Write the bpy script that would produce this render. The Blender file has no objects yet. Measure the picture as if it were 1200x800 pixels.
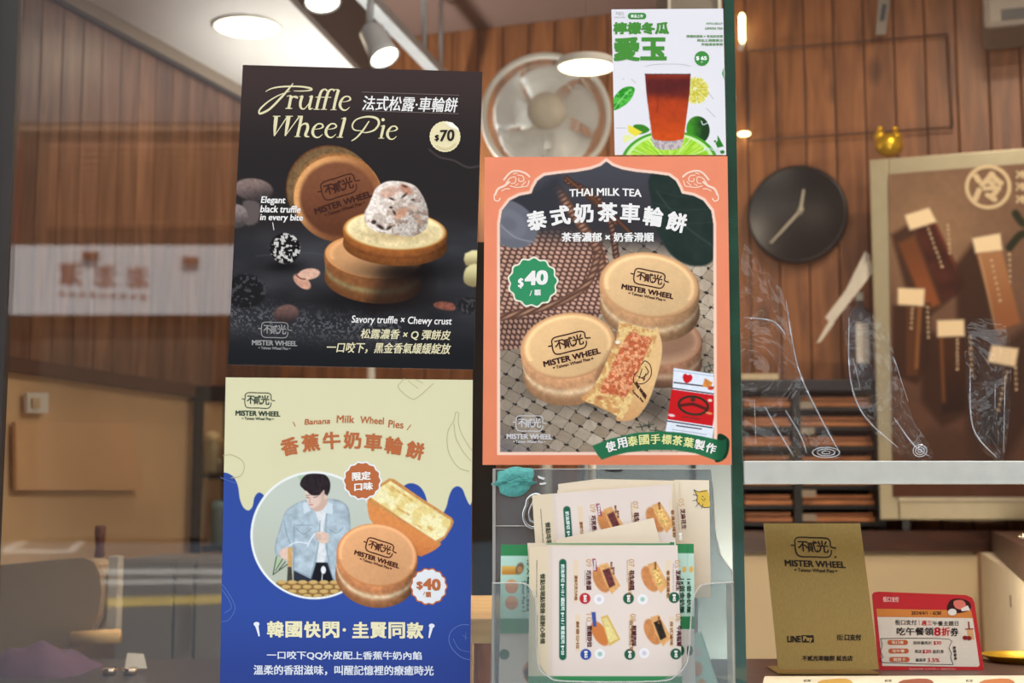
import bpy, bmesh, math, random
import numpy as np
from mathutils import Vector
random.seed(7)
# ------------------------------------------------------------------ camera, world, sun, exposure
SC = bpy.context.scene
COL = SC.collection
F, CY, CZ, HZ = 1700.0, -1.76, 1.25, 600.0
TH = math.atan2(HZ - 400, F)
cd = bpy.data.cameras.new('camera'); cd.sensor_width = 36; cd.lens = 36 * F / 1200
cd.dof.use_dof = True; cd.dof.focus_distance = 1.77; cd.dof.aperture_fstop = 6.0
cd.clip_start = 0.05; cd.clip_end = 200
cam = bpy.data.objects.new('camera', cd); COL.objects.link(cam)
cam.location = (0, CY, CZ); cam.rotation_euler = (math.pi / 2 + TH, 0, 0)
SC.camera = cam
wd = bpy.data.worlds.new('sky'); SC.world = wd; wd.use_nodes = True
wn = wd.node_tree.nodes; wn.clear()
bg = wn.new('ShaderNodeBackground'); wo = wn.new('ShaderNodeOutputWorld')
bg.inputs[0].default_value = (0.86, 0.93, 1.0, 1); bg.inputs[1].default_value = 2.5
wd.node_tree.links.new(bg.outputs[0], wo.inputs[0])
sd = bpy.data.lights.new('sun', 'SUN'); sd.energy = 9; sd.angle = 0.02; sd.color = (1, .95, .88)
sun = bpy.data.objects.new('sun', sd); COL.objects.link(sun)
sun.rotation_euler = Vector((0.25, 1.0, 0.95)).to_track_quat('Z', 'Y').to_euler()   # high behind the shop, over the street
SC.view_settings.view_transform = 'Standard'; SC.view_settings.look = 'None'
SC.view_settings.exposure = 0.0; SC.view_settings.gamma = 1; SC.view_settings.use_curve_mapping = False
LAMP_GAIN = 1.0
SC.cycles.transparent_max_bounces = 32; SC.cycles.max_bounces = 10

# ------------------------------------------------------------------ geometry of the view: pixel -> ray -> surface
def ray(px, py):
    px = np.asarray(px, float); py = np.asarray(py, float)
    a = (px - 600) / F; b = -(py - 400) / F
    return np.stack([a, math.cos(TH) - b * math.sin(TH), math.sin(TH) + b * math.cos(TH)], -1)
CAM = np.array([0, CY, CZ])
def on(px, py, P, n):
    d = ray(px, py); P = np.asarray(P, float); n = np.asarray(n, float)
    t = ((P - CAM) @ n) / (d @ n)
    return CAM + d * t[..., None] if np.ndim(t) else CAM + d * t
def at(px, py, Y): return on(px, py, (0, Y, 0), (0, 1, 0))
def PL(Y): return lambda x, y: at(x, y, Y)
UR = np.array([0.947, -0.321, 0]); VD = np.array([0.321, 0.947, 0])
BW0 = np.array([0, CY + 4.7, 0])
CORNER = on(330, 300, BW0, VD)
def bw(px, py, off=0.0): return on(px, py, BW0 - VD * off, VD)
def lw(px, py, off=0.0): return on(px, py, CORNER + UR * off, UR)

# ------------------------------------------------------------------ materials
def lin(c):
    c = np.asarray(c, float) / 255.0
    return np.where(c <= .04045, c / 12.92, ((c + .055) / 1.055) ** 2.4)
MC = {}
def newmat(name):
    m = bpy.data.materials.new(name); m.use_nodes = True
    return m, m.node_tree.nodes, m.node_tree.links, m.node_tree.nodes['Principled BSDF']
def mat(name, c, rough=.6, metal=0, var=.06, scale=30, bump=0, stretch=(1, 1, 1), spec=.5, coat=0):
    if name in MC: return MC[name]
    m, n, l, b = newmat(name)
    tc = n.new('ShaderNodeTexCoord'); mp = n.new('ShaderNodeMapping'); mp.inputs['Scale'].default_value = stretch
    nz = n.new('ShaderNodeTexNoise'); nz.inputs['Scale'].default_value = scale; nz.inputs['Detail'].default_value = 5
    l.new(tc.outputs['Object'], mp.inputs[0]); l.new(mp.outputs[0], nz.inputs['Vector'])
    r = n.new('ShaderNodeMapRange'); r.inputs['From Min'].default_value = .3; r.inputs['From Max'].default_value = .7
    r.inputs['To Min'].default_value = 1 - var; r.inputs['To Max'].default_value = 1 + var
    l.new(nz.outputs['Fac'], r.inputs['Value'])
    mx = n.new('ShaderNodeVectorMath'); mx.operation = 'SCALE'; cc = lin(c)
    mx.inputs[0].default_value = tuple(cc); l.new(r.outputs[0], mx.inputs['Scale']); l.new(mx.outputs[0], b.inputs['Base Color'])
    b.inputs['Roughness'].default_value = rough; b.inputs['Metallic'].default_value = metal
    b.inputs['Specular IOR Level'].default_value = spec; b.inputs['Coat Weight'].default_value = coat
    if bump:
        bp = n.new('ShaderNodeBump'); bp.inputs['Strength'].default_value = bump; bp.inputs['Distance'].default_value = .01
        l.new(nz.outputs['Fac'], bp.inputs['Height']); l.new(bp.outputs[0], b.inputs['Normal'])
    MC[name] = m; return m
def wood(name, c1, c2, stretch=(9, 9, 1.0), rough=.45, knots=.5, rnd=.12, scale=3.0):
    if name in MC: return MC[name]
    m, n, l, b = newmat(name)
    tc = n.new('ShaderNodeTexCoord'); oi = n.new('ShaderNodeObjectInfo')
    ad = n.new('ShaderNodeVectorMath'); ad.operation = 'MULTIPLY_ADD'; ad.inputs[1].default_value = (1, 1, 1)
    off = n.new('ShaderNodeCombineXYZ'); sc = n.new('ShaderNodeMath'); sc.operation = 'MULTIPLY'; sc.inputs[1].default_value = 37
    l.new(oi.outputs['Random'], sc.inputs[0])
    for k in range(3): l.new(sc.outputs[0], off.inputs[k])
    l.new(tc.outputs['Object'], ad.inputs[0]); l.new(off.outputs[0], ad.inputs[2])
    mp = n.new('ShaderNodeMapping'); mp.inputs['Scale'].default_value = stretch; l.new(ad.outputs[0], mp.inputs[0])
    nz = n.new('ShaderNodeTexNoise'); nz.inputs['Scale'].default_value = scale; nz.inputs['Detail'].default_value = 8
    nz.inputs['Distortion'].default_value = .8; l.new(mp.outputs[0], nz.inputs['Vector'])
    rp = n.new('ShaderNodeValToRGB'); e = rp.color_ramp.elements
    e[0].position = .32; e[0].color = (*lin(c1), 1); e[1].position = .68; e[1].color = (*lin(c2), 1)
    l.new(nz.outputs['Fac'], rp.inputs[0])
    vo = n.new('ShaderNodeTexVoronoi'); vo.inputs['Scale'].default_value = 5.5
    mp2 = n.new('ShaderNodeMapping'); mp2.inputs['Scale'].default_value = tuple(1.0 if s > 2 else .55 for s in stretch)
    l.new(ad.outputs[0], mp2.inputs[0]); l.new(mp2.outputs[0], vo.inputs['Vector'])
    kr = n.new('ShaderNodeMapRange'); kr.inputs['From Min'].default_value = .06; kr.inputs['From Max'].default_value = .17
    kr.inputs['To Min'].default_value = 1 - knots; kr.inputs['To Max'].default_value = 1; l.new(vo.outputs['Distance'], kr.inputs['Value'])
    rr = n.new('ShaderNodeMapRange'); rr.inputs['To Min'].default_value = 1 - rnd; rr.inputs['To Max'].default_value = 1 + rnd
    l.new(oi.outputs['Random'], rr.inputs['Value'])
    mu = n.new('ShaderNodeMath'); mu.operation = 'MULTIPLY'; l.new(kr.outputs[0], mu.inputs[0]); l.new(rr.outputs[0], mu.inputs[1])
    vs = n.new('ShaderNodeVectorMath'); vs.operation = 'SCALE'; l.new(rp.outputs[0], vs.inputs[0]); l.new(mu.outputs[0], vs.inputs['Scale'])
    l.new(vs.outputs[0], b.inputs['Base Color']); b.inputs['Roughness'].default_value = rough
    MC[name] = m; return m
def emit(name, c, s):
    if name in MC: return MC[name]
    m, n, l, b = newmat(name)
    b.inputs['Base Color'].default_value = (.8, .8, .8, 1); b.inputs['Emission Color'].default_value = (*lin(c), 1)
    b.inputs['Emission Strength'].default_value = s; MC[name] = m; return m
def clear(name, tint=(1, 1, 1), refl=.04, rough=0.0, crumple=0, diff=0, dc=(1, 1, 1)):
    """thin clear sheet: lets light through, mirrors a little more at a grazing angle"""
    if name in MC: return MC[name]
    m = bpy.data.materials.new(name); m.use_nodes = True; n = m.node_tree.nodes; l = m.node_tree.links; n.clear()
    o = n.new('ShaderNodeOutputMaterial'); t = n.new('ShaderNodeBsdfTransparent'); t.inputs[0].default_value = (*tint, 1)
    g = n.new('ShaderNodeBsdfGlossy'); g.inputs['Roughness'].default_value = rough; g.inputs[0].default_value = (1, 1, 1, 1)
    lwt = n.new('ShaderNodeLayerWeight'); lwt.inputs['Blend'].default_value = .5
    p = n.new('ShaderNodeMath'); p.operation = 'POWER'; p.inputs[1].default_value = 5; l.new(lwt.outputs['Facing'], p.inputs[0])
    ma = n.new('ShaderNodeMath'); ma.operation = 'MULTIPLY_ADD'; ma.inputs[1].default_value = 1 - refl; ma.inputs[2].default_value = refl
    l.new(p.outputs[0], ma.inputs[0])
    mx = n.new('ShaderNodeMixShader'); l.new(ma.outputs[0], mx.inputs[0]); l.new(t.outputs[0], mx.inputs[1]); l.new(g.outputs[0], mx.inputs[2])
    last = mx
    if crumple:
        nz = n.new('ShaderNodeTexNoise'); nz.inputs['Scale'].default_value = 14; nz.inputs['Distortion'].default_value = 1.5
        tc = n.new('ShaderNodeTexCoord'); l.new(tc.outputs['Object'], nz.inputs['Vector'])
        bp = n.new('ShaderNodeBump'); bp.inputs['Strength'].default_value = crumple; bp.inputs['Distance'].default_value = .05
        l.new(nz.outputs['Fac'], bp.inputs['Height']); l.new(bp.outputs[0], g.inputs['Normal'])
    if diff:
        df = n.new('ShaderNodeBsdfDiffuse'); df.inputs[0].default_value = (*dc, 1)
        m2 = n.new('ShaderNodeMixShader'); m2.inputs[0].default_value = diff
        l.new(mx.outputs[0], m2.inputs[1]); l.new(df.outputs[0], m2.inputs[2]); last = m2
    l.new(last.outputs[0], o.inputs[0]); MC[name] = m; return m
def ink(c, rough=.45):
    c = tuple(int(v) for v in c)
    return mat('ink_%d_%d_%d' % c, c, rough, 0, .02, 200, spec=.15)
def printmat(name='printed_paper', rough=.55, spec=.05):
    if name in MC: return MC[name]
    m, n, l, b = newmat(name); a = n.new('ShaderNodeAttribute'); a.attribute_name = 'Col'
    l.new(a.outputs['Color'], b.inputs['Base Color']); b.inputs['Roughness'].default_value = rough
    b.inputs['Specular IOR Level'].default_value = spec; MC[name] = m; return m

# ------------------------------------------------------------------ objects
def wloc(o):
    v = Vector((0, 0, 0))
    while o is not None: v += o.location; o = o.parent
    return v
def link(name, me, m=None, parent=None):
    o = bpy.data.objects.new(name, me); COL.objects.link(o)
    if m is not None and me is not None and not me.materials:
        me.materials.append(m)
    if parent is not None: o.parent = parent
    return o
def mo(name, V, Fc, m, parent=None, smooth=False):
    """mesh from world-space vertices"""
    V = np.asarray(V, float)
    org = np.array(wloc(parent)) if parent is not None else np.zeros(3)
    me = bpy.data.meshes.new(name); me.from_pydata((V - org).tolist(), [], [list(f) for f in Fc]); me.update()
    if smooth: me.shade_smooth()
    return link(name, me, m, parent)
def bmo(name, bm, m, parent=None, smooth=False):
    org = wloc(parent) if parent is not None else Vector((0, 0, 0))
    bmesh.ops.translate(bm, verts=bm.verts, vec=-org)
    bmesh.ops.recalc_face_normals(bm, faces=bm.faces)
    me = bpy.data.meshes.new(name); bm.to_mesh(me); bm.free()
    if smooth: me.shade_smooth()
    return link(name, me, m, parent)
def thing(name, label, cat, loc, group=None):
    o = bpy.data.objects.new(name, None); COL.objects.link(o); o.location = Vector(tuple(loc)); o.empty_display_size = .05
    o['label'] = label; o['category'] = cat
    if group: o['group'] = group
    return o
def tag(o, label, cat, group=None):
    o['label'] = label; o['category'] = cat
    if group: o['group'] = group
    return o
def struct(o): o['kind'] = 'structure'; return o
def rebase(o):
    """put a single-mesh thing's origin at its base centre"""
    me = o.data; n = len(me.vertices); a = np.empty(n * 3); me.vertices.foreach_get('co', a); a = a.reshape(-1, 3)
    c = np.array([a[:, 0].mean(), a[:, 1].mean(), a[:, 2].min()]); me.vertices.foreach_set('co', (a - c).ravel()); me.update()
    o.location = Vector(tuple(c)); return o
def add_box(bm, c0, c1, bev=0, ux=None, uy=None, org=None):
    """box from corner c0 to c1; with ux, uy, org the corners are in that frame"""
    r = bmesh.ops.create_cube(bm, size=1)
    vs = r['verts']
    for v in vs:
        p = [c0[i] + (c1[i] - c0[i]) * (v.co[i] + .5) for i in range(3)]
        if ux is not None:
            q = np.array(org) + ux * p[0] + uy * p[1]; v.co = (q[0], q[1], q[2] + p[2])
        else: v.co = p
    if bev:
        es = list({e for v in vs for e in v.link_edges})
        bmesh.ops.bevel(bm, geom=es, offset=bev, segments=2, affect='EDGES', profile=.6)
def box(name, c0, c1, m, parent=None, bev=0, **k):
    bm = bmesh.new(); add_box(bm, c0, c1, bev, **k); return bmo(name, bm, m, parent)
def frame_axes(d):
    d = np.asarray(d, float); d = d / np.linalg.norm(d)
    a = np.array([0, 0, 1.]) if abs(d[2]) < .9 else np.array([1., 0, 0])
    u = np.cross(d, a); u /= np.linalg.norm(u); return u, np.cross(u, d) * 1, d
def add_tube(V, Fc, pts, r, seg=10, cap=True, closed=False):
    pts = [np.asarray(p, float) for p in pts]; n = len(pts); b0 = len(V)
    rr = r if hasattr(r, '__len__') else [r] * n
    u0 = None
    for i, p in enumerate(pts):
        if closed: d = pts[(i + 1) % n] - pts[i - 1]
        else: d = pts[min(i + 1, n - 1)] - pts[max(i - 1, 0)]
        d = d / (np.linalg.norm(d) + 1e-9)
        if u0 is None: u0, _, _ = frame_axes(d)
        u = u0 - d * (u0 @ d); u /= np.linalg.norm(u) + 1e-9; u0 = u; w = np.cross(d, u)
        for k in range(seg):
            a = 2 * math.pi * k / seg; V.append(p + (u * math.cos(a) + w * math.sin(a)) * rr[i])
    for i in range(n if closed else n - 1):
        j = (i + 1) % n
        for k in range(seg):
            q = (k + 1) % seg; Fc.append((b0 + i * seg + k, b0 + i * seg + q, b0 + j * seg + q, b0 + j * seg + k))
    if cap and not closed:
        Fc.append(tuple(b0 + k for k in range(seg))[::-1]); Fc.append(tuple(b0 + (n - 1) * seg + k for k in range(seg)))
def tube(name, pts, r, m, parent=None, seg=10, closed=False):
    V, Fc = [], []; add_tube(V, Fc, pts, r, seg, True, closed); return mo(name, V, Fc, m, parent, True)
def add_lathe(V, Fc, prof, c, axis=(0, 0, 1), seg=32):
    """prof: list of (radius, height along axis)"""
    u, w, d = frame_axes(axis); b0 = len(V); c = np.asarray(c, float)
    for r, h in prof:
        for k in range(seg):
            a = 2 * math.pi * k / seg; V.append(c + d * h + (u * math.cos(a) + w * math.sin(a)) * max(r, 1e-5))
    for i in range(len(prof) - 1):
        for k in range(seg):
            q = (k + 1) % seg; Fc.append((b0 + i * seg + k, b0 + i * seg + q, b0 + (i + 1) * seg + q, b0 + (i + 1) * seg + k))
    Fc.append(tuple(b0 + k for k in range(seg))[::-1]); Fc.append(tuple(b0 + (len(prof) - 1) * seg + k for k in range(seg)))
def lathe(name, prof, c, m, parent=None, axis=(0, 0, 1), seg=32, smooth=True):
    V, Fc = [], []; add_lathe(V, Fc, prof, c, axis, seg); o = mo(name, V, Fc, m, parent, smooth)
    bm = bmesh.new(); bm.from_mesh(o.data); bmesh.ops.recalc_face_normals(bm, faces=bm.faces); bm.to_mesh(o.data); bm.free(); return o
def slab(name, poly, m, parent=None, th=(0, .001, 0)):
    """flat polygon (world points) given thickness along th"""
    n = len(poly); P = np.asarray(poly, float); V = np.concatenate([P, P + np.asarray(th)])
    Fc = [tuple(range(n)), tuple(range(2 * n - 1, n - 1, -1))] + [(i, (i + 1) % n, n + (i + 1) % n, n + i) for i in range(n)]
    o = mo(name, V, Fc, m, parent)
    bm = bmesh.new(); bm.from_mesh(o.data); bmesh.ops.recalc_face_normals(bm, faces=bm.faces); bm.to_mesh(o.data); bm.free(); return o

# ------------------------------------------------------------------ flat print: vector lettering and strokes
TX = {}
def glyphs(s, res=3):
    if s in TX: return TX[s]
    c = bpy.data.curves.new('t', 'FONT'); c.body = s; c.size = 1; c.resolution_u = res
    o = bpy.data.objects.new('t', c); COL.objects.link(o)
    me = bpy.data.meshes.new_from_object(o.evaluated_get(bpy.context.evaluated_depsgraph_get()))
    a = np.empty(len(me.vertices) * 3); me.vertices.foreach_get('co', a); a = a.reshape(-1, 3)[:, :2].copy()
    fs = [tuple(p.vertices) for p in me.polygons]
    bpy.data.objects.remove(o); bpy.data.curves.remove(c); bpy.data.meshes.remove(me)
    a -= a.min(0); a /= np.maximum(a.max(0), 1e-6); a[:, 1] = 1 - a[:, 1]
    TX[s] = (a, fs); return TX[s]
class Ink:
    """collects lettering / strokes of one colour on one surface and links them as one part"""
    def __init__(self): self.V, self.F, self.D, self.k = [], [], [], 0
    def put(self, P, fs, d=None):
        b = sum(len(v) for v in self.V); self.V.append(np.asarray(P, float)); self.F += [tuple(i + b for i in f) for f in fs]
        self.D.append(np.full(len(P), (self.k % 12) * 4e-6)); self.k += 1; return self
    def text(self, s, tl, tr, bl, bold=0., arc=0.):
        a, fs = glyphs(s); tl, tr, bl = (np.array(p, float) for p in (tl, tr, bl))
        P = tl + a[:, :1] * (tr - tl) + a[:, 1:] * (bl - tl)
        if arc:
            dn = (bl - tl) / np.linalg.norm(bl - tl); P = P + dn * (arc * 4 * (a[:, :1] - .5) ** 2)
        for dx, dy in ([(0, 0)] if not bold else [(bold, bold * .6), (-bold, -bold * .6), (bold, -bold * .6), (-bold, bold * .6)] if bold < .6 else [(i * bold, j * bold * .7) for i in (-1, 0, 1) for j in (-1, 0, 1)]):
            self.put(P + (dx, dy), fs)
        return self
    def t(self, s, x0, y0, x1, y1, bold=0., arc=0., slope=0., sh=0.):
        """ink box in pixels; slope: y drop over the width; sh: lean of the letters"""
        return self.text(s, (x0 + sh, y0), (x1, y0 + slope), (x0, y1), bold, arc)
    def stroke(self, pts, w=1., sm=6, closed=False):
        pts = [p if len(p) == 3 else (p[0], p[1], w) for p in pts]
        P = spline(np.array(pts, float), sm, closed)
        d = np.gradient(P[:, :2], axis=0); n = np.stack([-d[:, 1], d[:, 0]], -1); n /= np.linalg.norm(n, axis=1, keepdims=True) + 1e-9
        L = P[:, :2] + n * P[:, 2:] / 2; R = P[:, :2] - n * P[:, 2:] / 2; m = len(P)
        return self.put(np.concatenate([L, R]), [(i, i + 1, m + i + 1, m + i) for i in range(m - 1)])
    def poly(self, pts, sm=0):
        P = np.array(pts, float)
        if sm: P = spline(P, sm, True)[:-1]
        return self.put(P, [tuple(range(len(P)))])
    def ell(self, cx, cy, rx, ry=None, rot=0, n=28):
        ry = ry or rx; a = np.linspace(0, 2 * math.pi, n, endpoint=False); c, s = math.cos(rot), math.sin(rot)
        x, y = rx * np.cos(a), ry * np.sin(a); return self.poly(np.stack([cx + x * c - y * s, cy + x * s + y * c], -1))
    def scallop(self, cx, cy, r, k=12, amp=.06, rot=0):
        a = np.linspace(0, 2 * math.pi, k * 10, endpoint=False); rr = r * (1 + amp * np.cos(a * k + rot))
        return self.poly(np.stack([cx + rr * np.cos(a), cy + rr * np.sin(a)], -1))
    def done(self, name, parent, col, surf, lift, m=None):
        V = np.concatenate(self.V); D = np.concatenate(self.D); W = surf(V[:, 0], V[:, 1])
        d = W - CAM; d /= np.linalg.norm(d, axis=1, keepdims=True)
        W = W - d * (lift + D)[:, None]
        return mo(name, W, self.F, m or ink(col), parent)
def spline(P, sm, closed=False):
    n = len(P)
    if sm <= 1 or n < 3: return np.concatenate([P, P[:1]]) if closed else P
    out = []
    for i in range(n if closed else n - 1):
        p0, p1, p2, p3 = (P[(i + k) % n] if closed else P[min(max(i + k, 0), n - 1)] for k in (-1, 0, 1, 2))
        for t in np.arange(sm) / sm:
            out.append(.5 * (2 * p1 + (p2 - p0) * t + (2 * p0 - 5 * p1 + 4 * p2 - p3) * t * t + (3 * p1 - p0 - 3 * p2 + p3) * t ** 3))
    out.append(P[0] if closed else P[-1]); return np.array(out)
def zz(pts, ox, oy, s): return [(ox + p[0] / s, oy + p[1] / s) + tuple(v / s for v in p[2:]) for p in pts]

# ------------------------------------------------------------------ flat print: painted pictures as coloured fine grids
RNG = np.random.RandomState(3); LAT = RNG.rand(257, 257)
LAT[256] = LAT[0]; LAT[:, 256] = LAT[:, 0]
def noise(X, Y, s, seed=0, o=3):
    r = 0; amp = 1; tot = 0
    for k in range(o):
        x = X / s + seed * 17.3 + k * 5.1; y = Y / s + seed * 9.7 + k * 3.3; xi = np.floor(x).astype(int); yi = np.floor(y).astype(int)
        fx = x - xi; fy = y - yi; fx = fx * fx * (3 - 2 * fx); fy = fy * fy * (3 - 2 * fy); xi %= 256; yi %= 256
        r = r + amp * ((LAT[yi, xi] * (1 - fx) + LAT[yi, xi + 1] * fx) * (1 - fy) + (LAT[yi + 1, xi] * (1 - fx) + LAT[yi + 1, xi + 1] * fx) * fy)
        tot += amp; amp *= .55; s = s / 2
    return r / tot
def sst(a, b, x): t = np.clip((x - a) / (b - a), 0, 1); return t * t * (3 - 2 * t)
def C(*c): return np.array(c, float)
def mix(a, b, t): return a + (b - a) * (t[..., None] if np.ndim(t) else t)
class Ell:
    def __init__(s, cx, cy, rx, ry=None, rot=0):
        s.c, s.rx, s.ry, s.rot = (cx, cy), rx, ry or rx, math.radians(rot); m = max(s.rx, s.ry) + 3; s.b = (cx - m, cy - m, cx + m, cy + m)
    def loc(s, X, Y):
        x, y = X - s.c[0], Y - s.c[1]; c, q = math.cos(s.rot), math.sin(s.rot); return (x * c + y * q) / s.rx, (-x * q + y * c) / s.ry
    def d(s, X, Y): u, v = s.loc(X, Y); return (np.hypot(u, v) - 1) * min(s.rx, s.ry)
class Pol:
    def __init__(s, pts, sm=0):
        P = np.array([p[:2] for p in pts], float); s.P = spline(P, sm, True)[:-1] if sm else P
        s.b = (s.P[:, 0].min() - 3, s.P[:, 1].min() - 3, s.P[:, 0].max() + 3, s.P[:, 1].max() + 3)
    def d(s, X, Y):
        dm = np.full(X.shape, 1e9); ins = np.zeros(X.shape, bool); n = len(s.P)
        for i in range(n):
            (ax, ay), (bx, by) = s.P[i], s.P[(i + 1) % n]; ex, ey = bx - ax, by - ay; wx, wy = X - ax, Y - ay
            t = np.clip((wx * ex + wy * ey) / (ex * ex + ey * ey + 1e-9), 0, 1); dm = np.minimum(dm, (wx - ex * t) ** 2 + (wy - ey * t) ** 2)
            if ay != by:
                cnd = ((ay > Y) != (by > Y)) & (X < ex * (Y - ay) / ey + ax); ins ^= cnd
        r = np.sqrt(dm); return np.where(ins, -r, r)
class Lin:
    def __init__(s, pts, w=1., sm=4):
        P = np.array([p if len(p) == 3 else (p[0], p[1], w) for p in pts], float); s.P = spline(P, sm) if len(P) > 2 else P; m = s.P[:, 2].max() + 3
        s.b = (s.P[:, 0].min() - m, s.P[:, 1].min() - m, s.P[:, 0].max() + m, s.P[:, 1].max() + m)
    def d(s, X, Y):
        dm = np.full(X.shape, 1e9)
        for (ax, ay, aw), (bx, by, bw_) in zip(s.P[:-1], s.P[1:]):
            ex, ey = bx - ax, by - ay; wx, wy = X - ax, Y - ay; t = np.clip((wx * ex + wy * ey) / (ex * ex + ey * ey + 1e-9), 0, 1)
            dm = np.minimum(dm, np.hypot(wx - ex * t, wy - ey * t) - (aw + (bw_ - aw) * t) / 2)
        return dm
class Art:
    def __init__(s, q, step, base):
        """q: the print's four corners in pixels (tl, tr, br, bl)"""
        q = np.array(q, float); w = int(np.linalg.norm(q[1] - q[0]) / step); h = int(np.linalg.norm(q[3] - q[0]) / step)
        u, v = np.meshgrid(np.linspace(0, 1, w + 1), np.linspace(0, 1, h + 1)); u = u[..., None]; v = v[..., None]
        P = (q[0] * (1 - u) + q[1] * u) * (1 - v) + (q[3] * (1 - u) + q[2] * u) * v
        s.X, s.Y = P[..., 0], P[..., 1]; s.C = np.zeros(P.shape[:2] + (3,)) + C(*base); s.clip = None; s.step = step
    def win(s, b):
        m = (s.X > b[0]) & (s.X < b[2]) & (s.Y > b[1]) & (s.Y < b[3]); r = np.where(m.any(1))[0]; c = np.where(m.any(0))[0]
        return None if not len(r) else (slice(r[0], r[-1] + 1), slice(c[0], c[-1] + 1))
    def all(s, fn): s.C[:] = fn(s.X, s.Y, s.C)
    def f(s, sh, col, a=1., soft=1.0, tex=0., ts=3.):
        w = s.win(sh.b)
        if w is None: return
        X, Y = s.X[w], s.Y[w]; d = sh.d(X, Y); m = np.clip(.5 - d / soft, 0, 1)
        if s.clip is not None: m = m * s.clip[w]
        m = m * (a(X, Y) if callable(a) else a); c = col(X, Y, d) if callable(col) else C(*col)
        if tex: c = c * (1 + tex * (noise(X, Y, ts, 1) - .5)[..., None] * 2)
        s.C[w] = s.C[w] * (1 - m[..., None]) + c * m[..., None]
    def shadow(s, cx, cy, rx, ry, a=.6, rot=0, col=(15, 12, 12)):
        e = Ell(cx, cy, rx, ry, rot); e.b = (cx - 2 * max(rx, ry), cy - 2 * max(rx, ry), cx + 2 * max(rx, ry), cy + 2 * max(rx, ry))
        s.f(e, col, lambda X, Y: a * np.exp(-(e.loc(X, Y)[0] ** 2 + e.loc(X, Y)[1] ** 2) * .9), soft=1e6 if 0 else 1e9)
    def pie(s, cx, cy, rx, ry, th, rot, top, rim, side, cream, dirv=(0, 1), seed=0, edge=.12):
        dv = np.array(dirv, float); n = max(int(th / .8), 2)
        for i in range(n, 0, -1):
            t = i / n; x, y = cx + dv[0] * th * t, cy + dv[1] * th * t
            k = math.exp(-((t - .55) / .13) ** 2); cc = mix(C(*side) * (1.08 - .35 * t), C(*cream), k * .8)
            bulge = 1 + .012 * math.sin(t * math.pi * 2 + 1)
            e = Ell(x, y, rx * bulge, ry * bulge, rot)
            s.f(e, lambda X, Y, d, e=e, cc=cc: cc * (1.0 - .38 * np.clip(e.loc(X, Y)[0], -.2, 1)[..., None] ** 2 + .26 * (noise(X, Y, 4.5, seed + 2) - .5)[..., None]))
        e = Ell(cx, cy, rx, ry, rot)
        def tc(X, Y, d):
            u, v = e.loc(X, Y); r = np.hypot(u, v); c = mix(C(*top), C(*rim), sst(1 - edge, 1.0, r))
            c = c * (1 + .09 * (-u * .5 - v * .6) + .05 * (noise(X, Y, 14, seed) - .5) + .05 * (noise(X, Y, 2.5, seed) - .5))[..., None]
            return c * (1 + .12 * np.exp(-((r - (1 - edge)) / .05) ** 2) * (v < 0.3))[..., None]
        s.f(e, tc)
    def done(s, name, parent, surf, lift, m=None):
        h, w = s.X.shape; W = surf(s.X.ravel(), s.Y.ravel()); d = W - CAM; d /= np.linalg.norm(d, axis=1, keepdims=True)
        W = W - d * lift - np.array(wloc(parent))
        me = bpy.data.meshes.new(name); n = h * w; me.vertices.add(n); me.vertices.foreach_set('co', W.ravel())
        i = (np.arange(h - 1)[:, None] * w + np.arange(w - 1)[None]).ravel(); Q = np.stack([i, i + w, i + w + 1, i + 1], -1)
        me.loops.add(Q.size); me.loops.foreach_set('vertex_index', Q.ravel().astype(np.int32))
        me.polygons.add(len(Q)); me.polygons.foreach_set('loop_start', (np.arange(len(Q)) * 4).astype(np.int32)); me.update(calc_edges=True)
        at_ = me.color_attributes.new('Col', 'FLOAT_COLOR', 'POINT')
        c = np.ones((n, 4)); c[:, :3] = lin(np.clip(s.C, 0, 255)).reshape(-1, 3); at_.data.foreach_set('color', c.ravel().astype(np.float32))
        return link(name, me, m or printmat(), parent)
GW = printmat()
def logo(parent, cx, cy, ux, uy, col, surf, lift, small=True, w=.018, name='emblem'):
    """round-cornered box with side ticks, three characters, and the shop name under it; ux, uy = vectors of one name-width"""
    ux, uy = np.array(ux, float), np.array(uy, float); g = Ink(); k = np.linalg.norm(ux)
    def P(u, v): return tuple(np.array([cx, cy]) + ux * u + uy * v)
    def S(pts, sm=5): g.stroke([P(*p) + (k * w,) for p in pts], sm=sm)
    S([(-.37, -.03), (-.30, -.03), (-.29, -.12), (-.22, -.17), (0, -.17), (.22, -.17), (.29, -.12), (.295, -.02), (.38, .0)])
    S([(-.30, -.03), (-.29, .11), (-.22, .17), (0, .17), (.22, .17), (.285, .11), (.295, .04)])
    def T(s, u0, v0, u1, v1, b=0): g.text(s, P(u0, v0), P(u1, v0), P(u0, v1), bold=b)
    T('不', -.25, -.1, -.09, .08, k * .004); T('貳', -.1, -.11, .07, .09, k * .003); T('光', .06, -.12, .25, .09, k * .004)
    T('MISTER WHEEL', -.5, .24, .5, .35, k * .006)
    if small:
        T('Taiwan Wheel Pies', -.30, .38, .30, .44, k * .002); S([(-.36, .41), (-.32, .41)], 1); S([(.32, .41), (.36, .41)], 1)
    return g.done(name, parent, col, surf, lift)

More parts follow.
